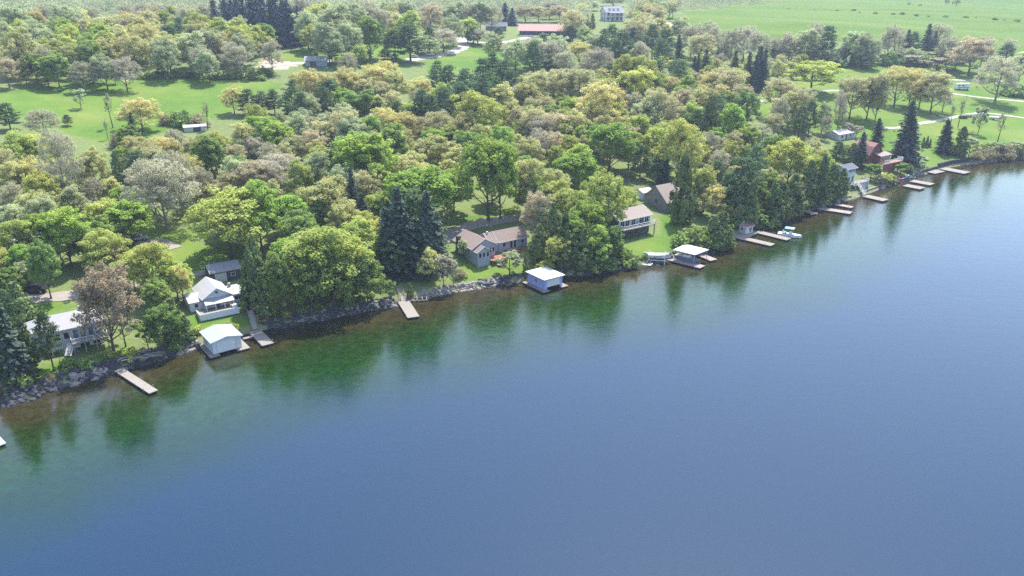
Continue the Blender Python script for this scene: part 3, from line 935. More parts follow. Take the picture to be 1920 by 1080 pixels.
def house(px, py, label, name='house', cat='house', rot=TH, z=None, dz=0.0):
    g = ground(px, py) if z is None else hitz(px, py, z)
    return thing(name, label, cat, (g[0], g[1], g[2] + dz), rot)

# --- grey roofed cottage at the left end of the shore
h = house(102, 668, 'pale grey roofed cottage with a glazed lake front behind a cedar', z=2.1)
MB().box(-.3, 9.3, -.2, 8.3, -2.5, .05).build('foundation', M['concrete'], h)
hip_block(h, 0, 9, 0, 8, 0.05, 5.0, 6.9, M['pale_siding'], M['light_shingle'], .6, M['white_paint'])
hip_block(h, -3.4, -.003, 3, 8.6, 0, 4.3, 5.6, M['pale_siding'], M['light_shingle'], .4, M['white_paint'])
for x in (4.3, 5.6, 6.9, 8.2): window(h, 'F', 0, x, 2.75, .95, 1.75, glass='blue_glass')
for x in (1.2, 2.7): window(h, 'F', 0, x, 3.0, .9, 1.3)
window(h, 'F', 0, 5.5, .3, 1.6, 1.9, name='door', mull=1); window(h, 'F', 0, 7.6, .8, 1.2, 1.2)
MB().box(3.2, 9.6, -2.3, -.11, 2.35, 2.55).build('deck', M['dock_plank_pale'], h)
posts(h, [(3.4,-2.1),(5.4,-2.1),(7.4,-2.1),(9.4,-2.1)], -1.5, 2.34)
railing(h, [(3.25,-.2),(3.25,-2.25),(9.55,-2.25),(9.55,-.2)], 2.56)
MB().box(5.9, 6.5, 4.2, 4.8, 6.2, 7.5).build('chimney', M['chimney_stone'], h)
stairs(h, (2.1,-3.0,.75), (3.15,-1.3,2.5), 1.1, 'white_paint')
d = house(94, 668, 'pale raised timber deck on posts below the grey roofed cottage', 'raised_deck', 'deck', z=2.7)
MB().box(.1, 5.0, -.9, 2.4, 0, .16).build('deck', M['dock_plank_pale'], d)
posts(d, [(.25,-.75),(2.5,-.75),(4.8,-.75),(.25,2.2),(4.8,2.2)], -2.2, -.01)
railing(d, [(.12,2.3),(.12,-.85)], .17, .8)
MB().box(.4, 4.6, -.70, -.62, -1.1, -.05).build('skirt', M['dark_siding'], d)

# --- white house with white roofs
h = house(374, 588, 'white house with white gabled roof, porch roof and apron fronted deck', z=3.0)
h.scale = (.9, .9, .9)
block(h, 1.4, 7.6, 0, 8.5, -1.6, 3.5, 5.5, 'y', M['white_siding'], M['white_metal_roof'], .5, .5, M['white_paint'])
block(h, -1.6, 1.39, 1.2, 7.6, -1.6, 2.6, 3.5, 'x', M['white_siding'], M['white_metal_roof'], .4, .3)
block(h, 7.61, 11.6, .9, 6.6, -1.6, 2.9, 3.8, 'x', M['white_siding'], M['white_metal_roof'], .5, .4, M['white_paint'])
MB().slab([(1.2,-2.1,2.45),(7.9,-2.1,2.45),(7.9,-.06,3.25),(1.2,-.06,3.25)], .14).build('porch_roof', M['white_metal_roof'], h)
posts(h, [(1.4,-1.95),(3.5,-1.95),(5.6,-1.95),(7.7,-1.95)], .92, 2.3, 'white_paint', .07, 'porch_post')
window(h, 'F', 0, 4.5, 4.15, .6, .6); window(h, 'F', 1.2, -.2, 1.2, .8, .9); window(h, 'F', .9, 9.6, 1.3, 1.7, 1.0, mull=1)
window(h, 'F', 0, 2.7, 1.3, 1.3, 1.2, mull=1); window(h, 'F', 0, 6.4, 1.3, 1.3, 1.2, mull=1)
dr = MB().box(4.0, 5.0, -.05, -.003, .95, 2.95).build('door', M['dark_siding'], h); MB().box(4.12, 4.18, -.10, -.052, 1.9, 2.0).build('handle', M['grey_metal'], dr)
MB().box(-.6, 8.3, -3.6, -.06, .68, .9).build('deck', M['dock_plank'], h)
MB().box(-.6, 8.3, -3.72, -3.61, -.5, 1.05).box(-.72, -.61, -3.72, -.1, -.5, 1.05).build('deck_apron', M['white_siding'], h)
MB().box(8.2, 8.8, 3.4, 4.0, 3.2, 4.8).build('chimney', M['chimney_stone'], h)
MB().box(7.0, 8.2, -2.9, -2.1, .91, 1.5).build('porch_bench', M['white_paint'], h)
g_ = house(398, 532, 'grey roofed garage standing behind the white house', 'garage', 'garage')
block(g_, 0, 6.5, 0, 5.5, -1, 2.6, 3.6, 'x', M['dark_siding'], M['grey_shingle'], .5, .4)
MB().box(.8, 3.4, -.06, -.003, 0, 2.1).build('garage_door', M['pale_siding'], g_); window(g_, 'F', 0, 4.9, 1.0, .9, .8)
g_ = house(398, 523, 'dark low shed with flat roof beside the track behind the garage', 'shed', 'shed', dz=.2)
MB().box(0, 5, 0, 2.6, -1, 2.2).build('wall', M['dark_siding'], g_); MB().slab([(-.2,-.2,2.45),(5.2,-.2,2.45),(5.2,2.8,2.7),(-.2,2.8,2.7)], .15).build('roof', M['dark_shingle'], g_)
MB().box(3.4, 4.3, -.05, -.003, 0, 1.9).build('door', M['grey_siding'], g_)

# --- grey blue house with brown roofs
h = house(893, 494, 'grey blue house with brown roofs, gabled window porch and red deck', z=3.4)
block(h, 0, 6.6, 1.6, 10.2, -2.2, 3.6, 5.4, 'y', M['grey_siding'], M['brown_shingle'], .6, .5, M['white_paint'])
block(h, .1, 3.7, -.6, 1.59, -2.2, 3.1, 4.2, 'y', M['grey_siding'], M['brown_shingle'], .4, .4, M['white_paint'])
block(h, 6.61, 10.2, 4.2, 9.6, -2, 3.1, 4.8, 'x', M['grey_siding'], M['brown_shingle'], .5, .2, M['white_paint'])
for x in (.8, 1.9, 3.0): window(h, 'F', -.6, x, 1.45, .72, 1.25)
for x in (4.3, 5.2, 6.05): window(h, 'F', 1.6, x, 1.5, .62, 1.3)
for y in (3.4, 6.0): window(h, 'L', 0, y, 1.5, .9, 1.1)
MB().box(-.95, -.01, 7.2, 8.2, -2, 5.2).build('chimney', M['chimney_dark'], h)
MB().box(3.9, 8.6, -1.4, 1.55, .1, .3).build('deck', M['red_deck'], h)
railing(h, [(4.0,-1.35),(8.5,-1.35),(8.5,1.4)], .31, .9, 'red_deck')
posts(h, [(4.1,-1.2),(6.3,-1.2),(8.4,-1.2)], -2.4, .09, 'brown_board')
MB().box(4.8, 6.9, -2.9, -1.5, -.75, -.55).build('lower_deck', M['dock_plank_pink'], h); stairs(h, (5.9,-4.2,-1.9), (5.9,-2.95,-.6), 1.2, 'red_deck', 5)
MB().box(7.2, 7.6, 6.4, 6.8, 4.4, 5.3).build('vent_stack', M['vent_pipe'], h)
h = house(938, 475, 'long grey blue guest house with brown roof and terrace beside the porch house', z=3.7)
block(h, 0.6, 9.4, 1.5, 7.0, -2, 2.7, 4.6, 'x', M['grey_siding'], M['brown_shingle'], .5, .4, M['white_paint'])
window(h, 'F', 1.5, 2.2, 1.0, .9, 1.0); window(h, 'F', 1.5, 7.9, 1.1, .8, .9)
for x in (4.4, 5.5): window(h, 'F', 1.5, x, .2, .75, 2.0, name='door')
MB().box(1.5, 10.0, -1.0, 1.4, -.35, -.15).build('terrace', M['red_deck'], h); railing(h, [(1.6,-.95),(9.9,-.95)], -.14, .9, 'red_deck')
posts(h, [(1.7,-.8),(4.5,-.8),(7.3,-.8),(9.8,-.8)], -2.6, -.36, 'brown_board')

# --- brown roofed house with a long balcony
h = house(1158, 447, 'tan roofed house with long white railed balcony over a dark ground floor')
block(h, 0, 11.4, 0, 6.5, -.9, 5.3, 6.8, 'x', M['dark_siding'], M['tan_shingle'], .9, .4, M['white_paint'])
MB().box(.1, 11.3, -.05, -.003, 2.9, 5.2).build('upper_wall', M['pale_siding'], h)
for x in (1.4, 3.2, 5.4, 8.2, 10.2): window(h, 'F', -.05, x, 3.0, 1.25, 1.9, name='door' if x in (5.4, 8.2) else 'window', mull=1)
for x in (1.5, 4.0, 6.4, 9.2): window(h, 'F', 0, x, .3, 1.5, 1.7, 'grey_siding', mull=1)
MB().box(-.2, 11.6, -2.4, -.11, 2.62, 2.84).build('balcony', M['dock_plank'], h)
posts(h, [(.1,-2.2),(2.9,-2.2),(5.7,-2.2),(8.5,-2.2),(11.3,-2.2)], -1.2, 2.61, 'dark_siding')
railing(h, [(-.15,-.2),(-.15,-2.35),(11.55,-2.35),(11.55,-.2)], 2.85, .95, 'white_paint', 1.0, False)
posts(h, [(6.9,-.25),(9.2,-.25),(11.2,-.25)], 2.85, 5.2, 'white_paint', .1, 'column')
hm = h
BX = h.location
def on(root, x, y, z):
    c, s = math.cos(root.rotation_euler[2]), math.sin(root.rotation_euler[2])
    return (root.location[0] + c*x - s*y, root.location[1] + s*x + c*y, root.location[2] + z)
def chair(loc, rot, label):
    c = thing('patio_chair', label, 'chair', loc, rot, 'chairs on the balcony')
    MB().box(-.3,.3,-.3,.3,.38,.46).build('seat', M['car_black'], c); MB().box(-.3,.3,.24,.32,.47,1.05).build('backrest', M['car_black'], c)
    for x in (-.25,.25):
        for y in (-.25,.25): MB().box(x-.03,x+.03,y-.03,y+.03,0,.375).build('leg', M['grey_metal'], c)
for x, r_, lb in ((2.6, .5, 'first'), (4.4, -.4, 'second'), (7.6, 2.8, 'third'), (9.6, .2, 'last')):
    chair(on(h, x, -1.3, 2.85), TH + r_, f'dark chair on the long white railed balcony, {lb} from its left end')
h = house(1249, 399, 'taupe barn like house whose tall gable faces along the shore')
block(h, 0, 9.0, 0, 9.6, -1.5, 3.2, 7.2, 'x', M['taupe_siding'], M['tan_shingle'], .4, .3, M['weathered_wood'])
window(h, 'L', 0, 4.4, 2.2, .8, 1.0, 'taupe_siding'); window(h, 'F', 0, 4.0, .8, 1.2, 1.1); dr = MB().box(5.8, 6.8, -.05, -.003, -.5, 1.7).build('door', M['dark_siding'], h)
h = house(1205, 376, 'white roofed shed tucked behind the taupe barn like house', 'shed', 'shed')
block(h, 0, 4, 0, 4, -1, 2.4, 3.1, 'x', M['white_siding'], M['white_metal_roof'], .3, .3); MB().box(1.2, 2.2, -.05, -.003, 0, 2).build('door', M['grey_siding'], h)
h = house(1322, 362, 'white roofed cabin almost hidden by pines and an olive tree', 'cabin', 'cabin')
block(h, 0, 6, 0, 5, -1, 2.5, 3.5, 'x', M['pale_siding'], M['white_metal_roof'], .4, .3); window(h, 'F', 0, 2, 1, 1, 1); MB().box(3.8, 4.7, -.05, -.003, 0, 2).build('door', M['grey_siding'], h)

# --- pale two storey house with steps to the lake
h = house(1593, 346, 'pale teal two storey house with white deck above the lake steps', z=3.4)
block(h, -1.2, 4.6, 1.5, 6, -1.5, 5.2, 6.1, 'x', M['teal_siding'], M['dark_shingle'], .6, .4, M['white_paint'])
for x in (1.2, 2.1, 3.0, 3.9): window(h, 'F', 1.5, x, 3.7, .62, .9)
window(h, 'F', 1.5, 1.3, .9, 1.0, 1.2); window(h, 'F', 1.5, 3.4, .2, 1.0, 2.0, name='door')
MB().box(-1, 9.6, -1.2, 1.4, .0, .2).build('deck', M['dock_plank_pale'], h); railing(h, [(4.4,-1.15),(9.5,-1.15),(9.5,1.3)], .21, .95); railing(h, [(-.9,-1.15),(2.2,-1.15)], .21, .95)
posts(h, [(-.8,-1),(2.2,-1),(4.6,-1),(7,-1),(9.4,-1)], -3, -.01, 'white_paint')
MB().box(4.6, 9.4, -.9, -.8, -2.2, -.05).build('skirt', M['grey_siding'], h)
a = hitz(1622, 364, .75); b = on(h, 3.2, -1.2, .15)
st = thing('lake_steps', 'white railed steps from the pale teal house down to its dock', 'steps', a, 0)
rel = Vector(b) - Vector(a)
stairs(st, (0,0,0), tuple(rel), 1.3, 'white_paint', 12, 'treads')
f_ = Vector((rel.x, rel.y, 0)).normalized(); s_ = Vector((-f_.y, f_.x, 0)) * .68
for sg in (-1, 1): railing(st, [tuple(s_*sg), tuple(s_*sg + rel)], 0, .95, 'white_paint', 1.5, False)

# --- red roofed house
h = house(1634, 319, 'dark red house with gambrel red roof and white railed porch', z=3.6, dz=2.2)
h.scale = (1.28, 1.28, 1.28)
x0, x1, y0, y1 = 0.0, 6.0, 1.6, 7.2
pr = [(x0,-3.5),(x1,-3.5),(x1,2.6),(x1-1.5,4.4),((x0+x1)/2,5.3),(x0+1.5,4.4),(x0,2.6)]
mb = MB(); a = [(p[0], y0, p[1]) for p in pr]; b = [(p[0], y1, p[1]) for p in pr]
mb.face(a); mb.face(b[::-1])
for i in range(7): mb.face([a[(i+1) % 7], a[i], b[i], b[(i+1) % 7]])
mb.build('wall', M['red_siding'], h)
mb = MB(); rp = [(x0-.4,2.2),(x0+1.4,4.6),((x0+x1)/2,5.55),(x1-1.4,4.6),(x1+.4,2.2)]
for p, q in zip(rp, rp[1:]): mb.slab([(p[0],y0-.5,p[1]),(q[0],y0-.5,q[1]),(q[0],y1+.4,q[1]),(p[0],y1+.4,p[1])], .14)
r_ = mb.build('roof', M['red_shingle'], h); MB().box(3.4, 4.3, 5.6, 6.5, 4.6, 7.4).build('chimney', M['chimney_stone'], r_)
MB().slab([(1.8,-1.2,2.2),(7.4,-1.2,2.2),(7.4,1.05,2.75),(1.8,1.05,2.75)], .14).build('porch_roof', M['tan_shingle'], h)
MB().box(2.2, 7.0, -.7, 1.5, .3, 2.1).build('porch_wall', M['red_siding'], h)
for x in (3.2, 4.5, 5.9): window(h, 'F', -.7, x, .8, .8, 1.0)
window(h, 'F', y0, 3.0, 3.3, .9, .9, 'red_siding')
MB().box(1.6, 11, -2.6, -.75, 0, .2).build('deck', M['red_deck'], h); railing(h, [(1.7,-2.55),(10.9,-2.55),(10.9,-.8)], .21, .95)
MB().box(1.8, 7.6, -2.3, -2.2, -4.2, -.05).build('skirt', M['red_siding'], h); posts(h, [(9.2,-2.4),(10.8,-2.4)], -5, -.01, 'red_siding')
h = house(1571, 264, 'low white roofed bungalow behind the dark cedars uphill of the red roof', name='bungalow', cat='bungalow')
block(h, 0, 11, 0, 6, -1, 2.5, 3.6, 'x', M['pale_siding'], M['white_metal_roof'], .5, .4); window(h, 'F', 0, 2.5, .9, 1.2, 1); window(h, 'F', 0, 8, .9, 1.2, 1); MB().box(5, 5.9, -.05, -.003, 0, 2).build('door', M['dark_siding'], h)

# --- far buildings on the hill
h = house(1136, 40, 'white two storey farmhouse with grey roof and double front porch', 'farmhouse', 'farmhouse', rot=R(17))
block(h, 0, 14, 0, 11, -2, 6.6, 10.2, 'x', M['white_siding'], M['grey_shingle'], .6, .5, M['white_paint'])
for y in (3, 7.5):
    for z in (1.0, 4.2): window(h, 'L', 0, y, z, 1.3, 1.8, 'grey_siding')
for x in (1.8, 5, 9, 12.2): window(h, 'F', 0, x, 4.0, 1.2, 1.8, 'grey_siding')
for x in (1.8, 9, 12.2): window(h, 'F', 0, x, .8, 1.2, 1.9, 'grey_siding')
window(h, 'F', 0, 5, .1, 1.2, 2.4, 'grey_siding', name='door')
MB().box(3, 14, -2.4, -.1, 3.2, 3.45).build('balcony', M['white_paint'], h); posts(h, [(3.2,-2.2),(6.7,-2.2),(10.2,-2.2),(13.8,-2.2)], -1, 6.2, 'white_paint', .15, 'column')
railing(h, [(3.1,-2.3),(13.9,-2.3)], 3.46, 1, 'grey_siding')
MB().slab([(2.6,-2.7,5.9),(14.4,-2.7,5.9),(14.4,-.1,6.4),(2.6,-.1,6.4)], .2).build('porch_roof', M['grey_shingle'], h)
for x in (3.6, 7, 10.4): MB().box(x-.7, x+.7, 1.5, 3.4, 7.6, 9.3).build('dormer', M['white_siding'], h)
h = house(974, 67, 'long low house with faded red roof among hillside trees', 'long_house', 'house', rot=R(-8))
block(h, 0, 32, 0, 10, -2, 3.6, 6.4, 'x', M['dark_siding'], M['far_red_roof'], 1.2, .8, M['white_paint'])
for x in (3, 7.5, 12, 17, 22, 27): window(h, 'F', 0, x, 1.1, 2.0, 1.5)
MB().box(-.5, 11, -2.6, -1.2, -1.5, .5).build('terrace_wall', M['white_paint'], h); MB().box(14, 15.2, -.06, -.003, 0, 2.2).build('door', M['white_paint'], h)
h = house(912, 57, 'low dark roofed bungalow beside the long red roofed house', 'bungalow', 'bungalow', rot=R(5))
block(h, 0, 13, 0, 8, -2, 2.8, 4.6, 'x', M['taupe_siding'], M['dark_shingle'], .8, .6, M['white_paint']); window(h, 'F', 0, 3, .9, 1.8, 1.3); window(h, 'F', 0, 9, .9, 1.8, 1.3); MB().box(5.6, 6.6, -.06, -.003, 0, 2).build('door', M['white_paint'], h)
h = house(573, 124, 'grey roofed barn by the bare earth yard behind the golden trees', 'barn', 'barn', rot=R(10))
block(h, 0, 10, 0, 7, -2, 2.4, 4.0, 'x', M['grey_siding'], M['light_shingle'], .5, .5); MB().box(2, 5, -.06, -.003, -.5, 2).build('barn_door', M['dark_siding'], h)
h = house(178, 20, 'small pale pink roofed house at the top of the left hill wood', 'house', 'house', rot=R(5))
block(h, 0, 13, 0, 8, -2, 3.5, 6.5, 'x', M['taupe_siding'], M['dock_plank_pink'], .6, .6); window(h, 'F', 0, 3, 1, 1.5, 1.5); window(h, 'F', 0, 9, 1, 1.5, 1.5)
h = house(346, 248, 'low white roofed shed at the lower edge of the sloping meadow', 'shed', 'shed', rot=R(24))
block(h, 0, 7.2, 0, 3, -1, 1.6, 2.1, 'x', M['pale_siding'], M['white_metal_roof'], .4, .3); MB().box(3, 5.4, -.05, -.003, 0, 1.7).build('door', M['dark_siding'], h); 
h = house(28, 480, 'white walled cabin half hidden behind the yellow green trees at left', 'cabin', 'cabin', rot=R(20))
block(h, 0, 5.5, 0, 5, -1, 3.2, 4.6, 'x', M['white_siding'], M['white_metal_roof'], .4, .4); window(h, 'F', 0, 1.6, 1.2, 1, 1); MB().box(3.4, 4.3, -.05, -.003, 0, 2).build('door', M['grey_siding'], h)

# ------------------------------------------------------------------ boathouses
def floats(root, boxes, name='float_deck'):
    for b in boxes:
        o = MB().box(b[0], b[1], b[2], b[3], .30, .46).build(name, M['dock_plank_pale'], root)
        MB().box(b[0]+.1, b[1]-.1, b[2]+.1, b[3]-.1, -.35, .295).build('float', M['dark_float'], o)
a = hitz(400.5, 664.5, .5)
b = thing('boathouse', 'white floating boathouse with pale mint metal roof', 'boathouse', (a[0], a[1], 0), R(37))
block(b, 0, 5.7, 0, 6.2, .47, 3.05, 3.65, 'y', M['white_siding'], M['mint_metal_roof'], .35, .35, M['white_paint'])
MB().box(.9, 4.3, -.07, -.003, .62, 2.75).build('boat_door', M['white_paint'], b)
dr = MB().box(4.65, 5.4, -.06, -.003, .5, 2.55).build('door', M['pale_siding'], b); MB().box(4.75, 4.8, -.1, -.063, 1.4, 1.55).build('handle', M['grey_metal'], dr)
window(b, 'L', 0, 3.6, 1.4, .8, .7)
floats(b, [(-1.0, -.02, -1.0, 6.4), (-.0, 1.0, -1.0, -.1), (4.4, 6.9, -1.2, -.1), (5.72, 6.9, -.08, 6.2)])
a = hitz(1021, 544, .5)
b = thing('boathouse', 'lilac floating boathouse with bright flat white roof and raised white door', 'boathouse', (a[0], a[1], 0), R(36))
wl = MB(); wl.box(0, .12, 0, 6.6, .47, 3.05).box(5.28, 5.4, 0, 6.6, .47, 3.05).box(.12, 5.28, 6.48, 6.6, .47, 3.05).box(.12, .75, 0, .12, .47, 3.05).box(4.65, 5.28, 0, .12, .47, 3.05).box(.75, 4.65, 0, .12, 2.75, 3.05)
wl.build('wall', M['lilac_siding'], b)
MB().box(.78, 4.62, .03, .09, 1.0, 2.74).build('boat_door', M['white_paint'], b)
mb = MB(); o_ = .45; k = 3.06
A_ = [(-o_,-o_),(5.4+o_,-o_),(5.4+o_,6.6+o_),(-o_,6.6+o_)]; B_ = [(2.2,2.4),(3.2,2.4),(3.2,4.2),(2.2,4.2)]
mb.hexa([(*p, k) for p in A_] + [(*p, k+.2) for p in A_])
for i in range(4): mb.face([(*A_[i], k+.204), (*A_[(i+1)%4], k+.204), (*B_[(i+1)%4], k+.5), (*B_[i], k+.5)])
mb.face([(*p, k+.5) for p in B_]); mb.build('roof', M['bright_roof'], b)
window(b, 'L', 0, 3.2, 1.5, .8, .9, mull=1)
floats(b, [(-1.0, -.02, -.9, 7.6), (-.0, 1.0, -.9, -.1), (4.5, 6.6, -.9, -.1), (5.42, 6.6, -.08, 6.6)])

# ------------------------------------------------------------------ docks
def dock(quad, label, mat='dock_plank', z=.55, th=.16, skirt='dark_float', group='docks along the shore', nm='dock'):
    """quad: the four deck corners in the photo: start left, start right, end right, end left"""
    P = [Vector(hitz(*p, z)) for p in quad]
    s, e = (P[0] + P[1]) / 2, (P[3] + P[2]) / 2
    d = (e - s); Ln = d.length; ang = math.atan2(d.y, d.x); n = Vector((-d.y, d.x, 0)).normalized()
    w = (abs((P[1] - P[0]).dot(n)) + abs((P[2] - P[3]).dot(n))) / 2
    r = thing(nm, label, 'dock', (s.x, s.y, 0), ang, group)
    MB().box(0, Ln, -w/2, w/2, z - th, z).build('deck', M[mat], r)
    k = max(2, int(Ln / 3.2))
    for i in range(k):
        x0 = .15 + (Ln - .3) * i / k; x1 = .15 + (Ln - .3) * (i + 1) / k - .25
        MB().box(x0, x1, -w/2 + .08, w/2 - .08, -.3, z - th - .005).build('float', M[skirt], r)
    for i in (0, 1):
        for sg in (-1, 1):
            x = Ln * (.12 + .74 * i); MB().tube((x, sg*(w/2 + .07), -1.8), (x, sg*(w/2 + .07), z + .45), .05, n=6).build('pipe_post', M['grey_metal'], r)
    return r, Ln, w
dock([(214,694),(230.5,691),(298,731),(278,738)], 'long pale plank dock below the rock bank near the leftmost cottage')
dock([(466,620.7),(488.4,618.7),(516,643),(489.5,648)], 'short wide pinkish dock with gangway beside the white boathouse', 'dock_plank_pale')
dock([(744.8,565.2),(767,562.4),(785.6,592),(765.2,596.7)], 'short pale grey dock with gangway, alone between the two boathouses', 'dock_plank_pale')
dock([(1367.2,442.8),(1378.4,440),(1454.4,456.9),(1444,461)], 'nearer long finger of the U shaped dock by the small hut', 'dock_plank_pale')
dock([(1414,434.4),(1425.3,433.4),(1484.4,446),(1474,451)], 'farther finger of the U shaped dock, next to the motorboat', 'dock_plank_pale')
dock([(1507.5,396),(1516,395),(1533,399),(1524,403)], 'shortest dock, small grey and low under the overhanging cedars', 'dock_plank_pink')
dock([(1530,391),(1537,388),(1600,396.7),(1591.7,401)], 'longer of the two parallel pinkish docks by the dark cedars', 'dock_plank_pink')
dock([(1563,383.5),(1570,381.7),(1601.7,386.7),(1595,390)], 'shorter of the two parallel pinkish docks by the dark cedars', 'dock_plank_pink')
dock([(1618,368.5),(1627,365),(1665,373.3),(1656.7,377.5)], 'pale dock at the foot of the white railed steps', 'dock_plank_pale')
dock([(1704,340),(1715,337),(1753,344),(1743.4,347)], 'pale dock just beyond the teal and pink kayaks', 'dock_plank_pale')
dock([(1691.5,348),(1702.5,345.6),(1735.5,351),(1724.5,355)], 'pale dock on the near side of the teal and pink kayaks', 'dock_plank_pale')
dock([(1731,321),(1748,316.5),(1770,321),(1756,326)], 'broad short dock below the stone retaining wall', 'dock_plank_pale')
dock([(1762,316.5),(1773,314),(1820,322),(1808,326)], 'rightmost and farthest dock, long and pale below the stone wall', 'dock_plank_pale')
P_ = [hitz(*p, .5) for p in [(1369,441),(1388,445.3),(1405,444.6),(1421,436.5),(1413,432.5),(1385,437)]]
o0 = P_[0]; r = thing('dock_platform', 'grey plank platform that carries the hut and joins both dock fingers', 'platform', (o0[0], o0[1], 0))
MB().prism([(p[0]-o0[0], p[1]-o0[1]) for p in P_], .38, .53).build('deck', M['dock_plank'], r)
MB().prism([((p[0]-o0[0])*.94, (p[1]-o0[1])*.94) for p in P_], -.4, .375).build('crib', M['dark_float'], r)
a = hitz(1397, 439.0, .54)
h = thing('dock_hut', 'small pale hut with reddish roof on the dock platform', 'hut', (a[0], a[1], .54), TH)
block(h, 0, 3.2, 0, 2.4, 0, 2.1, 2.8, 'x', M['pale_siding'], M['red_shingle'], .3, .3, M['white_paint'])
window(h, 'F', 0, 2.2, .9, .7, .7); MB().box(.5, 1.3, -.05, -.003, .02, 1.85).build('door', M['white_paint'], h); window(h, 'L', 0, 1.3, .9, .7, .7)
MB().box(.7, 1.1, 1.5, 1.9, 2.4, 3.5).build('vent', M['white_paint'], h)

def gangway(p_low, z_low, p_high, z_high, w, label, mat, rail=True):
    a = Vector(hitz(*p_low, z_low)); b = Vector(hitz(*p_high, z_high)); rel = b - a
    g = thing('gangway', label, 'gangway', tuple(a), 0, 'gangways')
    f = Vector((rel.x, rel.y, 0)).normalized(); s = Vector((-f.y, f.x, 0)) * (w / 2)
    MB().slab([tuple(-s), tuple(s), tuple(rel + s), tuple(rel - s)][::-1], .12).build('ramp', M[mat], g)
    if rail:
        for sg in (-1, 1):
            railing(g, [tuple(s*sg*1.05), tuple(s*sg*1.05 + rel)], 0, .8, 'dock_plank_pale', 1.8, False)
gangway((478,617), .6, (468,582), 3.2, 1.1, 'steep railed gangway from the bank down to the wide pinkish dock', 'weathered_wood')
gangway((757,563), .6, (747,540), 2.2, 1.3, 'pale railed gangway leading down to the lone grey dock', 'dock_plank_pale')
gangway((474,630.5), .56, (456,634.5), .5, .7, 'narrow pinkish plank walkway from white boathouse to wide dock', 'dock_plank_pink', False)
gangway((372,645), .5, (350,644), .9, .6, 'narrow plank from the left bank to the white boathouse', 'dock_plank_pale', False)

# crib frame left of the lone dock, raft frame, swim raft
a = hitz(768, 563, .5)
r = thing('boat_cradle', 'open white timber boat cradle at the waterline by the lone dock', 'cradle', (a[0], a[1], 0), R(8))
for y in (0, 1.7): MB().tube((0,y,.35), (4.2,y,.35), .11, n=6).build('rail', M['weathered_wood'], r)
for x in (.5, 1.7, 2.9, 3.9): MB().tube((x,-.3,.52), (x,2.3,.62), .10, n=6).build('crossbeam', M['dock_plank_pale'], r); 
for x in (.3, 3.9):
    for y in (0, 1.7): MB().box(x-.1,x+.1,y-.1,y+.1,-1.2,.25).build('leg', M['weathered_wood'], r)
a = hitz(1191, 494, .35)
r = thing('swim_raft', 'small white framed raft of spaced beams left of the canopy dock', 'raft', (a[0], a[1], 0), R(-25))
for y in (0, .75, 1.5, 2.25): MB().box(0, 4.2, y, y+.28, .3, .42).build('beam', M['gelcoat'], r)
for x in (.2, 3.8): MB().box(x, x+.3, -.1, 2.6, .05, .29).build('crossbeam', M['dark_float'], r)
a = hitz(-14, 826, .5)
r = thing('swim_raft', 'white topped raft cut off by the left edge of the view', 'raft', (a[0], a[1], 0), R(-42))
MB().box(-2.6, 2.3, -1.2, 1.2, .3, .5).build('deck', M['white_paint'], r); MB().box(-2.4, 2.1, -1.1, 1.1, -.3, .295).build('float', M['dark_float'], r)

# ------------------------------------------------------------------ the canopy dock
dock([(1240,484),(1250,480),(1322,497.5),(1313,503)], 'pinkish dock finger on the near side of the white boat canopy', 'dock_plank_pink', group='canopy dock')
dock([(1296,473.5),(1306,470.5),(1343,485),(1334,490)], 'pinkish dock finger on the far side of the white boat canopy', 'dock_plank_pink', group='canopy dock')
P_ = [hitz(*p, 1.0) for p in [(1233,466),(1262,476),(1302,468),(1284,457)]]
o0 = P_[0]; r = thing('dock_platform', 'pinkish railed platform at the shore end of the white boat canopy', 'platform', (o0[0], o0[1], 0))
Q_ = [(p[0]-o0[0], p[1]-o0[1]) for p in P_]
MB().prism(Q_, .85, 1.0).build('deck', M['dock_plank_pink'], r); MB().prism([(x*.95, y*.95) for x, y in Q_], -.5, .845).build('crib', M['brown_board'], r)
railing(r, [Q_[1], Q_[0], Q_[3], Q_[2]], 1.01, 1.0, 'weathered_wood', 1.0)
P_ = [hitz(*p, 3.3) for p in [(1262.5,468),(1303,477.8),(1329.3,468),(1285.3,457.5)]]
o0 = P_[0]; r = thing('boat_canopy', 'bright white boat canopy on posts over the lift', 'canopy', (o0[0], o0[1], 0))
Q_ = [(p[0]-o0[0], p[1]-o0[1]) for p in P_]
cx_ = sum(q[0] for q in Q_) / 4; cy_ = sum(q[1] for q in Q_) / 4
mb = MB(); mb.prism(Q_, 3.15, 3.3)
for i in range(4): mb.face([(*Q_[i], 3.304), (*Q_[(i+1)%4], 3.304), (cx_, cy_, 3.62)])
mb.build('roof', M['bright_roof'], r)
for q in Q_:
    x, y = cx_ + (q[0]-cx_)*.9, cy_ + (q[1]-cy_)*.9
    MB().tube((x, y, -1.5), (x, y, 3.14), .07, n=6).build('post', M['grey_metal'], r)
for i in (0, 2):
    a_ = [(cx_ + (q[0]-cx_)*.9, cy_ + (q[1]-cy_)*.9, 2.95) for q in (Q_[i], Q_[(i+1)%4])]
    MB().tube(*a_, .06, n=5).build('beam', M['grey_metal'], r)

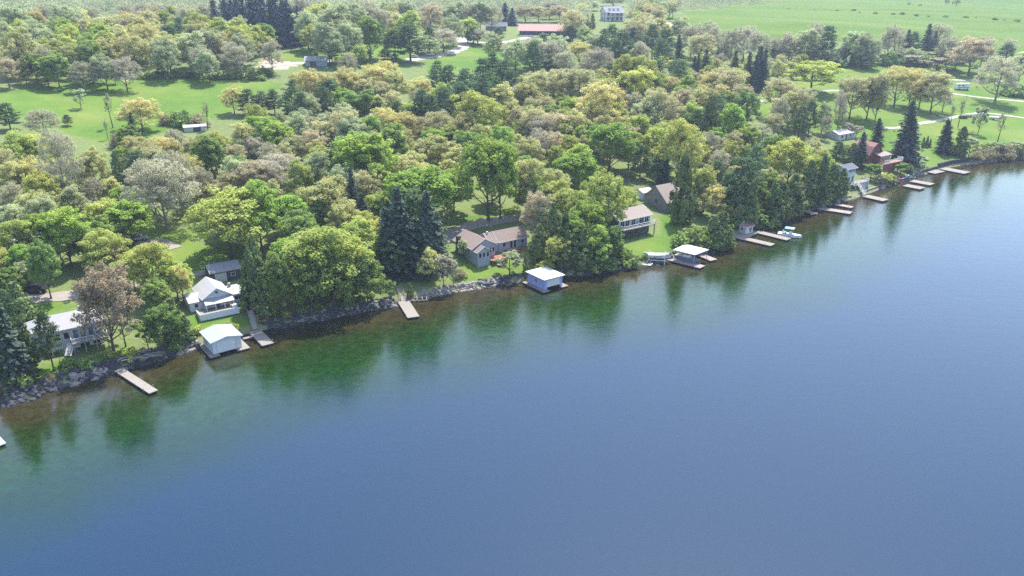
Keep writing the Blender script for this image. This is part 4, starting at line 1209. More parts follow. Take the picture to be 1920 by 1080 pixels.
# ------------------------------------------------------------------ boats, cars
def hull(root, Ln, Wd, H0, mat, name='hull', deckm=None, deck_name='deck', flat_stern=True, z0=-.15):
    """pointed hull, bow towards +x, lofted from sections"""
    secs = []
    for i in range(9):
        t = i / 8; x = -Ln/2 + Ln * t
        w = Wd/2 * (1 - max(0, (t - .45) / .55) ** 2.2) * (.9 + .1 * min(1, t * 4))
        w = max(w, .03); sh = H0 + .35 * max(0, t - .5) ** 1.5; ke = z0 + .45 * max(0, t - .6) ** 1.5 * 2
        secs.append([(x, 0, ke), (x, -w*.8, ke + .22*H0), (x, -w, sh), (x, w, sh), (x, w*.8, ke + .22*H0)])
    mb = MB()
    for a, b in zip(secs, secs[1:]):
        for j in (0, 1, 3, 4):
            k = (j + 1) % 5
            mb.face([a[j], a[k], b[k], b[j]])
    mb.face(secs[0]); mb.face(secs[-1][::-1])
    o = mb.build(name, M[mat], root)
    if deckm:
        mb = MB()
        for a, b in zip(secs, secs[1:]):
            f = lambda p: (p[0], p[1] * .97, p[2] + .005)
            mb.face([f(a[3]), f(a[2]), f(b[2]), f(b[3])])
        mb.build(deck_name, M[deckm], root)
    return secs
def orient(pa, pb, z):
    a, b = Vector(hitz(*pa, z)), Vector(hitz(*pb, z)); m_ = (a + b) / 2; d = b - a
    return (m_.x, m_.y, 0), math.atan2(d.y, d.x), d.length
loc, an, ln = orient((1463, 439), (1499, 444), .4)
r = thing('motorboat', 'white motorboat with pale blue bimini top beside the farther dock finger', 'boat', loc, an)
hull(r, 6.6, 2.3, .85, 'gelcoat', deckm='white_paint')
MB().hexa([(-.3,-.5,.86),(.6,-.45,.86),(.6,.45,.86),(-.3,.5,.86),(-.2,-.45,1.6),(.25,-.4,1.6),(.25,.4,1.6),(-.2,.45,1.6)]).build('console', M['gelcoat'], r)
MB().slab([(.32,-.5,1.5),(.36,-.5,1.5),(.36,.5,1.5),(.32,.5,1.5)], .55).build('windscreen', M['blue_glass'], r)
mb = MB()
for i in range(4):
    t0_, t1_ = -1 + i*.5, -.5 + i*.5; zz = lambda t: 2.75 - .12*t*t
    mb.slab([(-1.5, t0_*1.1, zz(t0_)), (1.1, t0_*1.1, zz(t0_)), (1.1, t1_*1.1, zz(t1_)), (-1.5, t1_*1.1, zz(t1_))], .05)
bm = mb.build('bimini', M['blue_canvas'], r)
mb = MB()
for x in (-1.3, .9):
    for sg in (-1, 1): mb.tube((x*.6 - .1, sg*1.0, .87), (x, sg*1.02, 2.6), .03, n=5)
mb.build('bimini_frame', M['grey_metal'], r)
for y in (-.5, .5): MB().box(-1.9, -1.2, y-.35, y+.35, .86, 1.25).box(-2.05, -1.9, y-.35, y+.35, .86, 1.6).build('seat', M['blue_canvas'], r)
MB().hexa([(-3.8,-.25,.2),(-3.3,-.25,.2),(-3.3,.25,.2),(-3.8,.25,.2),(-3.7,-.2,1.25),(-3.35,-.2,1.25),(-3.35,.2,1.25),(-3.7,.2,1.25)]).build('outboard_motor', M['car_black'], r)
loc, an, ln = orient((1268, 481), (1312, 493), .6)
r = thing('covered_boat', 'dark blue boat on the lift under the white canopy', 'boat', (loc[0], loc[1], .45), an)
hull(r, 7.0, 2.3, .95, 'blue_boat', deckm='boat_cover')
MB().hexa([(-1.2,-.8,.98),(.7,-.7,.98),(.7,.7,.98),(-1.2,.8,.98),(-1.0,-.7,1.5),(.1,-.6,1.5),(.1,.6,1.5),(-1.0,.7,1.5)]).build('cabin', M['gelcoat'], r)
MB().box(-2.9,-1.4,-.75,.75,.97,1.25).build('seat', M['white_paint'], r)
loc, an, ln = orient((1208, 480), (1256, 483), 1.5)
r = thing('covered_boat', 'silver grey covered boat raised on a white lift left of the canopy', 'boat', (loc[0], loc[1], 1.3), an)
hull(r, 7.2, 2.4, .9, 'galvanised')
mb = MB(); pr_ = [(-3.5,1.15,.9),(-2.2,1.2,.9),(0,1.2,.9),(1.6,1.0,1.0),(3.1,.45,1.15)]
for a, b in zip(pr_, pr_[1:]):
    for sg in (1, -1):
        q = [(a[0], sg*a[1], a[2]+.02), (b[0], sg*b[1], b[2]+.02), (b[0], 0, b[2]+.42), (a[0], 0, a[2]+.5)]
        mb.face(q if sg < 0 else q[::-1])
mb.build('cover', M['boat_cover'], r)
r2 = thing('boat_lift', 'white lattice boat lift holding the silver grey covered boat', 'boat lift', (loc[0], loc[1], 0), an)
for x in (-2, 2):
    for y in (-1.6, 1.6): MB().box(x-.08,x+.08,y-.08,y+.08,-1.6,2.6).build('post', M['gelcoat'], r2)
for y in (-1.6, 1.6): MB().tube((-2.3,y,1.05),(2.3,y,1.05),.08,n=5).build('beam', M['gelcoat'], r2); 
for x in (-2, 2): MB().tube((x,-1.6,1.1),(x,1.6,1.1),.08,n=5).build('beam', M['gelcoat'], r2); MB().tube((x,-1.6,-.6),(x,1.6,1.0),.04,n=4).build('brace', M['gelcoat'], r2)
loc, an, ln = orient((1094, 505), (1130, 496), .9)
r = thing('rowing_boat', 'upturned silver rowing boat lying on the shaded bank', 'boat', (loc[0], loc[1], max(gz(loc[0], loc[1]), .2) + .75), an)
r.rotation_euler = (math.pi, 0, an); hull(r, 5.2, 1.7, .6, 'boat_cover')
MB().box(-2.2, 1.6, -.05, .05, -.24, -.12).build('keel', M['galvanised'], r)

def kayak(px, py, ang, mat, label, z):
    a = hitz(px, py, z); r = thing('kayak', label, 'kayak', (a[0], a[1], z), ang, 'kayaks on the rocks')
    mb = MB(); secs = []
    for i in range(9):
        t = i/8; w = .36 * math.sin(math.pi * min(max(t, .03), .97)) ** .7; x = -1.9 + 3.8*t; e = .18*(2*t-1)**2
        secs.append([(x,0,e-.05),(x,-w,e+.15),(x,-w*.5,e+.32),(x,w*.5,e+.32),(x,w,e+.15)])
    for a_, b_ in zip(secs, secs[1:]):
        for j in range(5): mb.face([a_[j], a_[(j+1)%5], b_[(j+1)%5], b_[j]])
    mb.face(secs[0]); mb.face(secs[-1][::-1]); mb.build('hull', M[mat], r)
    MB().prism([(.55*math.cos(t*.524), .2*math.sin(t*.524)) for t in range(12)], .30, .34).build('cockpit', M['black_rubber'], r)
kayak(1697, 334, TH + .15, 'teal_plastic', 'teal kayak lying nearest the lake on the rocks by the pale docks', .9)
kayak(1701, 331, TH + .25, 'blue_canvas', 'pale blue kayak in the middle of the three on the rocks', 1.2)
kayak(1689, 336, TH - .3, 'pink_plastic', 'faded pink kayak beside the teal one on the rocks', 1.0)

def car(px, py, ang, mat, label, van=False, group='parked cars'):
    g = ground(px, py); r = thing('parked_car', label, 'car', g, ang, group)
    top = 1.95 if van else 1.45
    prof = [(-2.2,.35),(2.2,.35),(2.25,.75),(1.35,.95),(.75,top-.1),(.5,top),(-1.5,top),(-2.1,1.0),(-2.25,.9)] if not van else [(-2.3,.35),(2.3,.35),(2.35,.9),(1.7,1.05),(1.2,top),(-2.2,top),(-2.3,1.0)]
    mb = MB(); a = [(p[0],-.87,p[1]) for p in prof]; b = [(p[0],.87,p[1]) for p in prof]; n = len(prof)
    mb.face(a); mb.face(b[::-1])
    for i in range(n): mb.face([a[(i+1)%n], a[i], b[i], b[(i+1)%n]])
    mb.build('body', M[mat], r)
    for sg in (-1, 1): MB().box(-1.6, .55, min(sg*.875, sg*.9), max(sg*.875, sg*.9), .98, top-.15).build('side_window', M['glass'], r)
    MB().slab([(.86,-.75,top-.2),(1.34,-.75,1.02),(1.34,.75,1.02),(.86,.75,top-.2)][::-1], .03).build('windscreen', M['glass'], r)
    for x in (-1.4, 1.4):
        for sg in (-1, 1):
            w = MB().tube((x, sg*.78, .34), (x, sg*.95, .34), .34, n=12).build('wheel', M['black_rubber'], r); MB().tube((x, sg*.952, .34), (x, sg*.965, .34), .18, n=10).build('rim', M['galvanised'], w)
car(839, 62, R(20), 'car_black', 'black car parked beside the hill driveway, left of the white one')
car(857, 57, R(10), 'car_white', 'white car parked at the top of the hill driveway')
car(806, 104, R(5), 'car_white', 'white van in the hillside yard right of the big pine', True)
car(776, 108, R(5), 'car_silver', 'silver car in the hillside yard under the big pine')
car(848, 103, R(8), 'car_white', 'white car on the hillside yard track, farthest from the big pine')
car(260, 450, R(25), 'car_silver', 'silver car parked in the shade of the round lime green tree')
car(66, 548, R(12), 'car_black', 'black pickup like car in the shade above the leftmost cottage', True)
car(1289, 400, R(35), 'car_white', 'white car glimpsed between cedars uphill of the canopy dock')
car(1806, 222, R(15), 'car_black', 'black car parked on the lakeside track near the slender young tree')
g = ground(1803, 168); r = thing('motorhome', 'white motorhome with blue stripe parked on the farther track', 'motorhome', g, R(8))
mb = MB(); prof = [(-3.9,.5),(3.9,.5),(4.0,1.3),(3.4,1.6),(3.3,2.2),(4.0,2.5),(3.9,3.3),(-3.9,3.3)]
a = [(p[0],-1.2,p[1]) for p in prof]; b = [(p[0],1.2,p[1]) for p in prof]; n = len(prof); mb.face(a); mb.face(b[::-1])
for i in range(n): mb.face([a[(i+1)%n], a[i], b[i], b[(i+1)%n]])
mb.build('body', M['gelcoat'], r); MB().box(-3.6, 3.2, -1.215, -1.203, 1.05, 1.45).build('stripe', M['blue_boat'], r)
for x in (-2.6, -.4): MB().box(x-.6, x+.6, -1.22, -1.203, 1.9, 2.6).build('side_window', M['glass'], r)
MB().box(1.0, 1.75, -1.22, -1.203, .7, 2.7).build('door', M['pale_siding'], r); MB().box(3.32, 3.5, -.95, .95, 1.62, 2.2).build('windscreen', M['glass'], r)
for x in (-2.2, 2.6):
    for sg in (-1, 1): MB().tube((x, sg*.95, .42), (x, sg*1.22, .42), .42, n=12).build('wheel', M['black_rubber'], r)
MB().box(-1.6, -.6, -.5, .5, 3.31, 3.6).build('roof_unit', M['white_paint'], r)
for px, py, an, lb in ((1820, 219, 12, 'white boat on a trailer beside the black car under the young tree'), (1836, 218, 8, 'white boat on a trailer, middle one of three by the lakeside track'), (1866, 225, -30, 'white boat on a trailer standing alone on the lakeside lawn')):
    g = ground(px, py); r = thing('boat_trailer', lb, 'boat', g, R(an), 'boats on trailers')
    hull(r, 5.6, 2.1, 1.5, 'gelcoat', z0=.6, deckm='white_paint')
    MB().box(-2.6, 3.4, -.08, .08, .4, .55).build('frame', M['galvanised'], r)
    for sg in (-1, 1): MB().tube((-.8, sg*.8, .33), (-.8, sg*1.0, .33), .33, n=12).build('wheel', M['black_rubber'], r)

# ------------------------------------------------------------------ small things
g = ground(1736, 300)
r = thing('picnic_table', 'weathered picnic table on the lawn above the stone wall', 'table', g, TH)
MB().box(-1.2, 1.2, -.5, .5, .7, .8).build('tabletop', M['weathered_wood'], r)
for sg in (-1, 1): MB().box(-1.2, 1.2, sg*.85-.17, sg*.85+.17, .42, .5).build('bench', M['weathered_wood'], r)
for x in (-.8, .8): MB().tube((x,-.85,0),(x,-.2,.69),.05,n=4).tube((x,.85,0),(x,.2,.69),.05,n=4).build('leg', M['weathered_wood'], r)
g = ground(1053, 516)
r = thing('flag_pole', 'slim grey pole on the bank behind the lilac boathouse', 'pole', g)
MB().tube((0,0,-.5), (0,0,5.2), .07, .05, 8).build('pole', M['grey_metal'], r); MB().tube((0,0,5.2),(0,0,5.35),.1,.04,8).build('finial', M['white_paint'], r)
g = ground(1100, 512)
# timber stack on the rocks, left bank
a = ground(252, 672)
r = thing('timber_stack', 'grey heap of stacked dock boards on the rocks behind the long dock', 'timber stack', (a[0], a[1], a[2]), R(20))
rs = random.Random(4)
mb = MB()
for i in range(26):
    L0 = rs.uniform(1.8, 4.2); x, y, an = rs.uniform(-2.0, 3.6), rs.uniform(-1.6, 1.4), rs.uniform(-.5, .5)
    z0 = .15 + .09 * (i // 3) + rs.uniform(0, .1)
    c, s = math.cos(an) * L0/2, math.sin(an) * L0/2; nx, ny = -math.sin(an)*.14, math.cos(an)*.14
    tl = rs.uniform(-.25, .25)
    mb.slab([(x-c-nx, y-s-ny, z0-tl), (x+c-nx, y+s-ny, z0+tl), (x+c+nx, y+s+ny, z0+tl), (x-c+nx, y-s+ny, z0-tl)], .07)
mb.build('boards', M['weathered_wood'], r)

# stone retaining wall at the right, walls by the pale house
def shore_wall(pa, pb, h0, h1, label, mat, thick=.8, off=.6):
    a, b = hitz(*pa), hitz(*pb)
    u0, _ = uw(a[0], a[1]); u1, _ = uw(b[0], b[1])
    mb = MB(); rs = random.Random(int(pa[0])); n = int((u1 - u0) / .55)
    rows = int(h1 / .42)
    for i in range(n):
        u = u0 + (u1 - u0) * i / n; wv = float(np.interp(u, _U, _W)) + off
        x, y = xy(u, wv); ln = (u1 - u0) / n
        for k in range(rows):
            hh = h1 / rows; sh = rs.uniform(-.06, .06) - k * .12; e = rs.uniform(.015, .05)
            z0 = -.4 + (h1 + .4) * k / rows; z1 = -.4 + (h1 + .4) * (k + 1) / rows - .02
            fx, fy = -NX, -NY
            p = [(x + fx*sh*1.0, y + fy*sh), (x + UX*(ln-e) + fx*(sh+rs.uniform(-.04,.04)), y + UY*(ln-e) + fy*sh)]
            q = [(c[0] + NX*thick, c[1] + NY*thick) for c in p]
            mb.prism([p[0], p[1], q[1], q[0]], z0, z1)
    o = mb.build('stone_wall', M[mat]); tag(o, label, 'wall'); return o
shore_wall((1727, 329), (1762, 319), 0, 1.5, 'lower dark stone wall at the water behind the broad short dock', 'rock')
shore_wall((1764, 318.5), (1832, 306), 0, 2.3, 'tall dark stone retaining wall behind the rightmost dock', 'rock')
shore_wall((1588, 386), (1612, 376), 0, 1.2, 'pale stone wall holding up the patio left of the lake steps', 'pale_rock')
shore_wall((1624, 371), (1682, 346), 0, 1.1, 'grey stone wall along the water right of the lake steps', 'concrete')

# ------------------------------------------------------------------ shore rocks: nobody could count them
def rocks(name, spans, mat, seed, size=(.18, .55)):
    rs = random.Random(seed); mb = MB()
    for pa, pb, n, spread, up in spans:
        a, b = hitz(*pa), hitz(*pb); u0 = uw(a[0], a[1])[0]; u1 = uw(b[0], b[1])[0]
        for _ in range(n):
            u = rs.uniform(u0, u1); dd = rs.uniform(-.9, spread)
            x, y = xy(u, float(np.interp(u, _U, _W)) + dd)
            s = rs.uniform(*size) * (1.6 if rs.random() < .12 else 1)
            z = max(float(zprof(dd)), -.3) + s * .2 + rs.uniform(0, up)
            pts = []
            k = 7
            ax, ay, az = s * rs.uniform(.7, 1.4), s * rs.uniform(.7, 1.3), s * rs.uniform(.5, .9)
            ph = rs.uniform(0, 6)
            r1 = [(x + ax*math.cos(ph + i*6.283/k)*rs.uniform(.8,1.1), y + ay*math.sin(ph + i*6.283/k)*rs.uniform(.8,1.1), z - az*.5) for i in range(k)]
            r2 = [(x + ax*.85*math.cos(ph + .3 + i*6.283/k)*rs.uniform(.75,1.1), y + ay*.85*math.sin(ph + .3 + i*6.283/k)*rs.uniform(.75,1.1), z + az*rs.uniform(.15,.4)) for i in range(k)]
            r3 = [(x + ax*.45*math.cos(ph + i*6.283/k), y + ay*.45*math.sin(ph + i*6.283/k), z + az*rs.uniform(.6,.8)) for i in range(k)]
            for A, B in ((r1, r2), (r2, r3)):
                for i in range(k): mb.face([A[i], A[(i+1)%k], B[(i+1)%k], B[i]])
            mb.face(r3)
    return kind(mb.build(name, M[mat]), 'stuff')
rocks('shore_rocks', [((-60,785),(255,686),430,2.1,.35), ((255,684),(372,652),150,1.8,.3), ((500,617),(745,571),330,1.8,.2), ((900,539),(1010,524),120,2,.1), ((1060,519),(1360,465),420,2,.2), ((1440,442),(1600,382),300,2,.2), ((1655,357),(1735,327),200,2,.3)], 'rock', 5)
rocks('pale_shore_rocks', [((795,557),(940,533),230,1.5,.05), ((1824,308),(1990,290),330,2.8,.2), ((130,722),(200,700),90,1.2,.2), ((320,666),(372,650),60,1.6,.2), ((560,606),(740,572),110,1.5,.1)], 'pale_rock', 6)
# ------------------------------------------------------------------ the trees, as the photo shows them
T = [
# hill wood, far left
('pale',20,2,60),('bare',72,4,50),('pale',115,4,54),('yel',45,32,48),('olive',140,12,44),('bare',165,8,40),('tan',207,25,60,88),('bare',232,4,46),('lilac',262,3,46),('lilac',292,2,40),
('yel',316,8,32),('bare',345,6,44),('bare',378,4,40),('olive',24,48,66),('pale',62,36,56),('yel',100,30,50),('yel',122,62,46),('lime',124,42,48),('green',160,72,58),('yel',182,34,46),('olive',250,62,52),
('gold',284,42,60,125),('pale',305,68,56),('pale',352,56,56),('pale',388,48,54),('bare',372,84,44),('yel',462,44,44),('pine',322,44,26),('pink',408,74,38),('bare',446,76,58,144),('pale',385,92,44),('yel',85,86,44),('green',58,96,44),
('pink',18,104,44,166),('pink',50,108,38,158),('green',92,104,46,164),('green',112,98,50,166),('bare',150,112,42),('pale',190,100,48),('shrub',165,138,34,151),('shrub',185,140,30,150),('lilac',228,106,50),('shrub',262,136,34,147),('shrub',276,128,40,147),('pine',304,118,28,146),
('shrub',330,128,38,144),('shrub',352,132,40,144),('youngp',375,106,42,146),('shrub',400,130,38,146),('youngp',420,112,44,146),('shrub',444,132,36,147),('youngp',470,110,40,148),('shrub',428,134,40,147),('shrub',482,132,40,149),
('youngp',217,128,26,158),('youngp',152,160,30,204),('wisp',212,168,22,240),('wisp',203,220,14,262),('gold',268,180,76,246),('spruce',250,210,26,252),('pine',20,190,46,244),('bare',84,202,62,258),('pine',128,214,20,236),
('shrub',330,204,34,236),('shrub',348,200,44,238),('brush',372,208,44,238),('wisp',390,186,18,244),('brush',310,206,30,234),('pine',466,164,44,216),('gold',440,160,46,214),('green',238,232,40),('brush',215,246,40),('shrub',226,236,34),
# dark spruces at the top
('blue',408,-14,34,66),('blue',428,-26,38,72),('blue',450,-24,40,78),('blue',474,-30,40,84),('blue',498,-30,42,88),('blue',522,-28,42,88),('blue',545,-14,36,88),('blue',563,8,30,86),('blue',440,-10,50,74),('blue',486,-14,54,84),('blue',512,-14,54,86),('blue',534,-4,50,88),('blue',462,-8,50,80),('blue',418,4,40,70),('blue',552,14,44,88),
# top middle
('bare',512,70,42,140),('yel',460,52,44),('yel',480,46,40),('shrub',500,118,40,142),('shrub',478,120,36,144),
('pale',572,16,52),('yel',596,2,52),('bare',560,-8,46),('pale',625,4,58),('pale',660,0,56),('bare',690,-4,48),('yel',578,44,40),('pale',612,40,56),('pale',650,36,54),('shrub',604,58,48,82),('shrub',630,60,40,80),('green',690,28,56),('pine',706,34,46,78),('bare',650,62,30,97),
('pink',730,-2,34),('tan',716,14,38),('tan',742,22,40),('yel',765,18,44),('pale',760,-4,40),('pink',806,4,52),('lilac',828,10,30),('pale',850,0,44),('bare',876,6,40),('pale',900,-4,46),('bare',920,6,40),('blue',946,4,34,44),('pale',848,28,40),('yel',876,30,36),
('pine',770,42,64,117),('pine',806,46,30,100),('blue',830,26,30,62),('lilac',832,52,58,98),('pale',802,66,50,104),('green',738,46,44),('pine',750,60,30,96),
('lilac',896,52,50,84),('pine',888,50,40,82),('pale',926,60,36),('pine',934,48,26,80),
('cedar',594,86,11,117),('pine',623,84,28,118),('young',650,92,46,132),('yel',676,80,32,124),('pine',688,86,28,118),('pine',722,90,30,112),('bare',652,98,36),('pine',740,100,20,116),
('gold',578,124,58),('gold',612,132,50),('gold',640,122,52),('gold',668,132,48),('gold',700,118,58),('gold',722,110,54),('olive',740,128,50),('tan',690,142,46),('tan',716,150,44),('gold',788,142,46),('gold',600,150,40),('olive',560,134,40),
('pine',550,146,46,232),('pine',560,170,44),('pine',620,146,52,212),('pine',606,160,40),('pine',494,170,40,216),('pine',516,166,36,214),('green',660,170,50),('green',690,166,52),('pale',640,190,46),('olive',706,176,46),('tan',735,168,44),
('pine',786,162,48),('pine',816,112,40),('pine',842,118,44),('pine',872,126,46),('pine',902,104,50),('pine',924,96,46),('pine',942,110,44),('pine',862,152,50),('pine',832,158,48),('pine',806,176,44),('pine',900,134,50),('pine',930,140,44),('pine',956,128,40),('pine',880,168,44),('pine',840,184,40),
# middle wood
('lime',776,190,66,235),('lime',494,214,86,290),('lime',520,226,56),('olive',455,225,52),('tan',600,222,50),('tan',640,202,66),('pale',660,214,60),('gold',722,198,58),('pink',585,240,48),('green',690,214,56),('olive',612,232,42),('green',742,228,58,320),('yel',890,164,84),('olive',938,152,52),('lilac',962,160,44),
('tan',828,204,62),('olive',864,208,60),('tan',888,222,50),('pink',930,196,58),('olive',812,250,96,330),('yel',850,230,50),('yel',905,214,46),('yel',700,246,40),('pale',560,200,44),('pale',520,210,30),('tan',545,250,44),
('bare',985,70,40),('pale',1010,66,44),('pine',1000,74,40),('lilac',1030,72,52),('pale',1046,62,44),('pine',1070,48,34,80),('pale',966,72,44),('lilac',958,78,46,120),('lilac',980,80,44,118),('pine',1020,62,34,84),
('gold',1086,76,58,122),('lilac',1122,86,56),('lilac',1136,96,40),('bare',1062,92,40),
('cedar',1092,24,10,54),('cedar',1101,27,9,54),('cedar',1111,25,12,54),('tan',1075,14,46),('pink',1050,8,44,42),('lilac',1030,0,36,36),('tan',1010,10,44,42),('pink',985,8,44,42),('blue',960,14,30,48),('tan',1076,34,36,66),('pale',1150,-8,50,12),('pale',1105,0,40,20),
('tan',1190,14,36,44),('tan',1208,20,40),('tan',1190,36,44),('tan',1206,44,36),
('pine',1145,44,42,102),('pine',1130,52,34),('pine',1170,54,46),('blue',1186,50,38,100),('pine',1160,70,40),('pine',1196,64,30),('pale',1110,60,36),('pine',1222,42,38,110),('pine',1250,50,42),('bare',1200,76,40),('spruce',1272,64,28,112),('tan',1312,60,54,122),('bare',1300,42,44),('pine',1242,70,40),('bare',1340,44,46),('bare',1376,50,56),('pale',1330,36,40),('lilac',1400,46,50),('bare',1425,56,44),
('pine',1256,104,46,142),('pine',1232,110,40),('pine',1276,112,38),('spruce',1300,104,26,157),('spruce',1320,92,30,155),('spruce',1310,98,24),('spruce',1345,88,32,128),('spruce',1360,76,34,126),('spruce',1380,92,30),('spruce',1402,96,30,160),('spruce',1420,84,42,170),('spruce',1412,100,34,172),('spruce',1436,90,30),
('tan',1354,124,92,192),('gold',1330,130,46),('pine',1146,116,50,166),('pine',1166,140,42),('pine',1022,104,46,126),('pine',1048,110,42,126),('yel',1178,100,60),('yel',1210,102,64),('yel',1196,120,70),('green',1222,130,48),('pale',1240,128,40),
('tan',1010,128,60),('tan',1056,124,62),('tan',1090,122,66),('pine',1030,140,58,174),('olive',1002,132,44),('gold',1122,148,86),('gold',1150,158,60),('tan',1236,160,70),('pale',1212,178,56),('olive',1225,164,50),('green',1266,134,46,182),('pink',1284,162,56),('yel',1260,176,40),('bare',1190,170,44),
('cedar',1326,180,50,285),('lime',1366,192,58,288),('green',1396,168,52,248),('pine',1345,176,40),('pine',1312,200,40),
('olive',990,150,50),('tan',1020,176,40),('tan',1000,196,60),('lilac',1015,214,58),('pink',1045,206,60),('lime',1052,222,48),('olive',1075,204,56),('lime',1108,186,46),('lime',1080,178,50),('green',1040,192,40),('lime',1118,200,38),('yel',1160,190,44),('yel',1200,210,46),('yel',1230,206,40),('pink',1180,232,44),('lilac',1012,240,52),('pink',1042,244,46),('yel',1070,252,48),
('lime',1140,226,98,330),('yel',1268,216,84,340),('yel',1245,228,56),('green',1290,210,40),
# belt in front of the big field, right
('bare',1452,68,34),('bare',1470,58,40,118),('lilac',1484,70,34),('pale',1512,52,68,118),('pine',1546,44,38,122),('bare',1535,40,40),('spruce',1582,90,14,124),('spruce',1594,94,14,124),('pale',1600,58,62,122),('pale',1630,60,46),('spruce',1645,80,16,110),('bare',1662,44,50,118),('bare',1684,50,36),('spruce',1696,54,28,106),('pine',1710,58,30,106),('spruce',1734,44,38,108),('spruce',1748,58,26,106),('bare',1766,40,44),('bare',1784,66,40),('youngp',1633,104,36,130),('youngb',1708,98,56,128),('youngb',1756,104,56,130),('shrub',1680,104,40,124),('shrub',1574,108,40,124),('shrub',1610,108,40,124),
('pink',1816,68,88,140),('pine',1884,80,36,116),('bare',1896,70,30),('bare',1865,104,82,193),('pale',1908,92,56,162),('shrub',1912,150,50,182),('shrub',1890,160,40,180),('bare',1850,66,40),('youngb',1790,106,44,132),
# park trees
('yel',1520,112,106,172),('tan',1466,140,60),('pink',1484,158,48),('tan',1500,160,60),('tan',1592,138,66,224),('olive',1624,136,60,226),('tan',1640,134,40,230),('gold',1676,120,70,200),('gold',1704,124,50,198),('gold',1722,148,56,206),('tan',1744,127,66,212),('lilac',1766,164,36,210),('lilac',1568,168,30,250),('bare',1640,152,22,230),('bare',1458,180,40,255),('olive',1476,170,50),
('pine',1515,184,40,256),('pine',1496,196,36,262),('pale',1540,190,34,250),('bare',1546,216,24,262),('youngb',1584,226,28,254),('youngb',1604,232,26,258),
('spruce',1690,186,66,304),('blue',1700,222,58,306),('spruce',1643,220,32,270),('spruce',1768,222,40,287),('blue',1770,226,32,286),('cedar',1798,237,32,292),('youngp',1833,190,34,252),('wisp',1796,176,16,238),('wisp',1782,190,14,236),('wisp',1868,204,22,275),('cedar',1730,257,7,276),('cedar',1737,255,8,276),('cedar',1743,260,6,276),('ylshrub',1822,246,20,252),('youngp',1815,252,34,298),('ylshrub',1840,266,40,286),('youngp',1862,262,44,290),('brush',1884,266,44,292),('youngp',1905,262,40,290),('brush',1850,274,40,298),('brush',1880,276,44,299),('brush',1910,274,40,296),('brush',1925,262,40,290),('brush',1830,280,30,300),
# left wood
('yel',20,244,68),('yel',62,246,60),('bare',130,234,68,392),('lilac',108,296,40),('bare',40,260,46),('gold',50,292,66),('olive',20,300,60),('tan',80,300,46),('olive',186,274,62,380),('pine',228,276,26,375),('olive',258,250,60),('yel',240,256,40),('tan',272,270,60),('bare',290,282,70),('bare',334,274,78,410),('green',402,250,66,350),('yel',396,246,56),('lilac',470,252,44),('tan',436,268,44),('gold',300,252,44),('tan',360,252,44),('lilac',320,240,46),
('pale',105,334,44),('bare',12,340,50),('olive',62,352,60),('pale',20,378,56),('bare',170,330,50),('olive',205,330,46),('green',232,330,40),('bare',315,290,118,432),('bare',366,310,60),('olive',380,340,44),('pink',468,298,62),('pink',490,300,56),('tan',430,318,50),
('lime',250,370,98,458),('pale',218,396,46,462),
('yel',16,408,76),('lime',68,398,74),('green',96,446,60,560),('lime',134,384,84,500),('yel',100,420,60),('green',146,420,56),('yel',186,428,80),('gold',210,452,66),('yel',240,470,60),('lime',28,456,60),('pale',30,486,46),('green',10,500,50),('yel',292,448,88,560),('lime',322,486,60),('gold',345,490,40,570),('green',300,520,54,590),
('yel',434,350,150,484),('lime',492,334,104,472),('lime',540,362,70),('green',556,388,60),('olive',620,330,104,432),('green',596,372,50),
('lilac',522,286,104,352),('lilac',498,296,60),('green',676,244,116,352),('lime',676,242,96),
('spruce',664,312,44,432),('spruce',684,360,50,440),('spruce',690,382,40,446),('lime',790,308,150,436),('gold',770,304,70),('lime',916,250,112,414),('lime',938,262,76,410),
('spruce',726,386,74,508),('spruce',752,348,82,506),('pine',780,352,80,500),('spruce',806,352,72,504),('spruce',822,396,58,500),('spruce',766,396,78,516),('pine',736,424,70,514),('spruce',796,404,70,512),
('yel',604,420,140,574),('green',560,432,84),('yel',660,432,100,562),('lime',536,440,70),('green',530,470,64,600),('yel',545,486,60,590),('green',630,470,76,585),('green',585,470,76,592),('cedar',474,470,44,582),('cedar',500,480,50,590),('cedar',486,440,44,570),('pine',650,490,60,572),('green',690,474,66,572),
('olive',806,464,46,530),('youngb',832,468,42,542),('youngd',730,520,32,566),('youngb',850,480,30,540),('cedar',770,530,14,560),
# by the grey blue house
('youngp',955,463,54,518),('cedar',986,478,13,514),('olive',985,292,86,400),('yel',1000,330,60),('lime',1076,285,92,366),('pink',1008,352,64,456),('pale',1022,370,56,460),('cedar',1038,380,44,480),('cedar',1060,402,50,500),('cedar',1010,420,40,490),('yel',1138,314,84,458),('lime',1098,370,74,474),('lime',1076,400,60,490),('yel',1172,345,44,410),('lime',1120,420,60,500),('cedar',1130,430,44,505),('cedar',1090,430,50,505),('yel',1046,440,50,508),('ylshrub',1024,484,44,512),('shrub',1140,478,44,506),('shrub',1165,455,44,480),('shrub',1178,468,44,498),('green',1150,420,40,488),('ylshrub',1110,488,36,508),
('pale',870,446,26,486),('brush',862,500,30,520),
# pines and cedars right of the balcony house
('cedar',1274,288,46,420),('cedar',1284,310,36,416),('pine',1232,290,46,342),('spruce',1246,300,34,346),('yel',1316,305,48,400),('pine',1382,288,76,415),('pine',1350,296,50),('pine',1420,270,50),('gold',1334,344,62,412),('cedar',1380,346,40,425),('cedar',1400,330,40,430),('pine',1360,320,50,405),('cedar',1306,330,34,400),
('shrub',1300,416,60,462),('shrub',1278,428,44,462),('cedar',1350,398,52,468),('cedar',1334,404,44,466),('shrub',1322,424,44,464),('shrub',1420,386,54,424),('shrub',1400,396,44,420),('shrub',1440,392,44,424),('cedar',1448,344,44,418),('pine',1410,300,56),('bare',1430,230,46),('tan',1450,210,40),
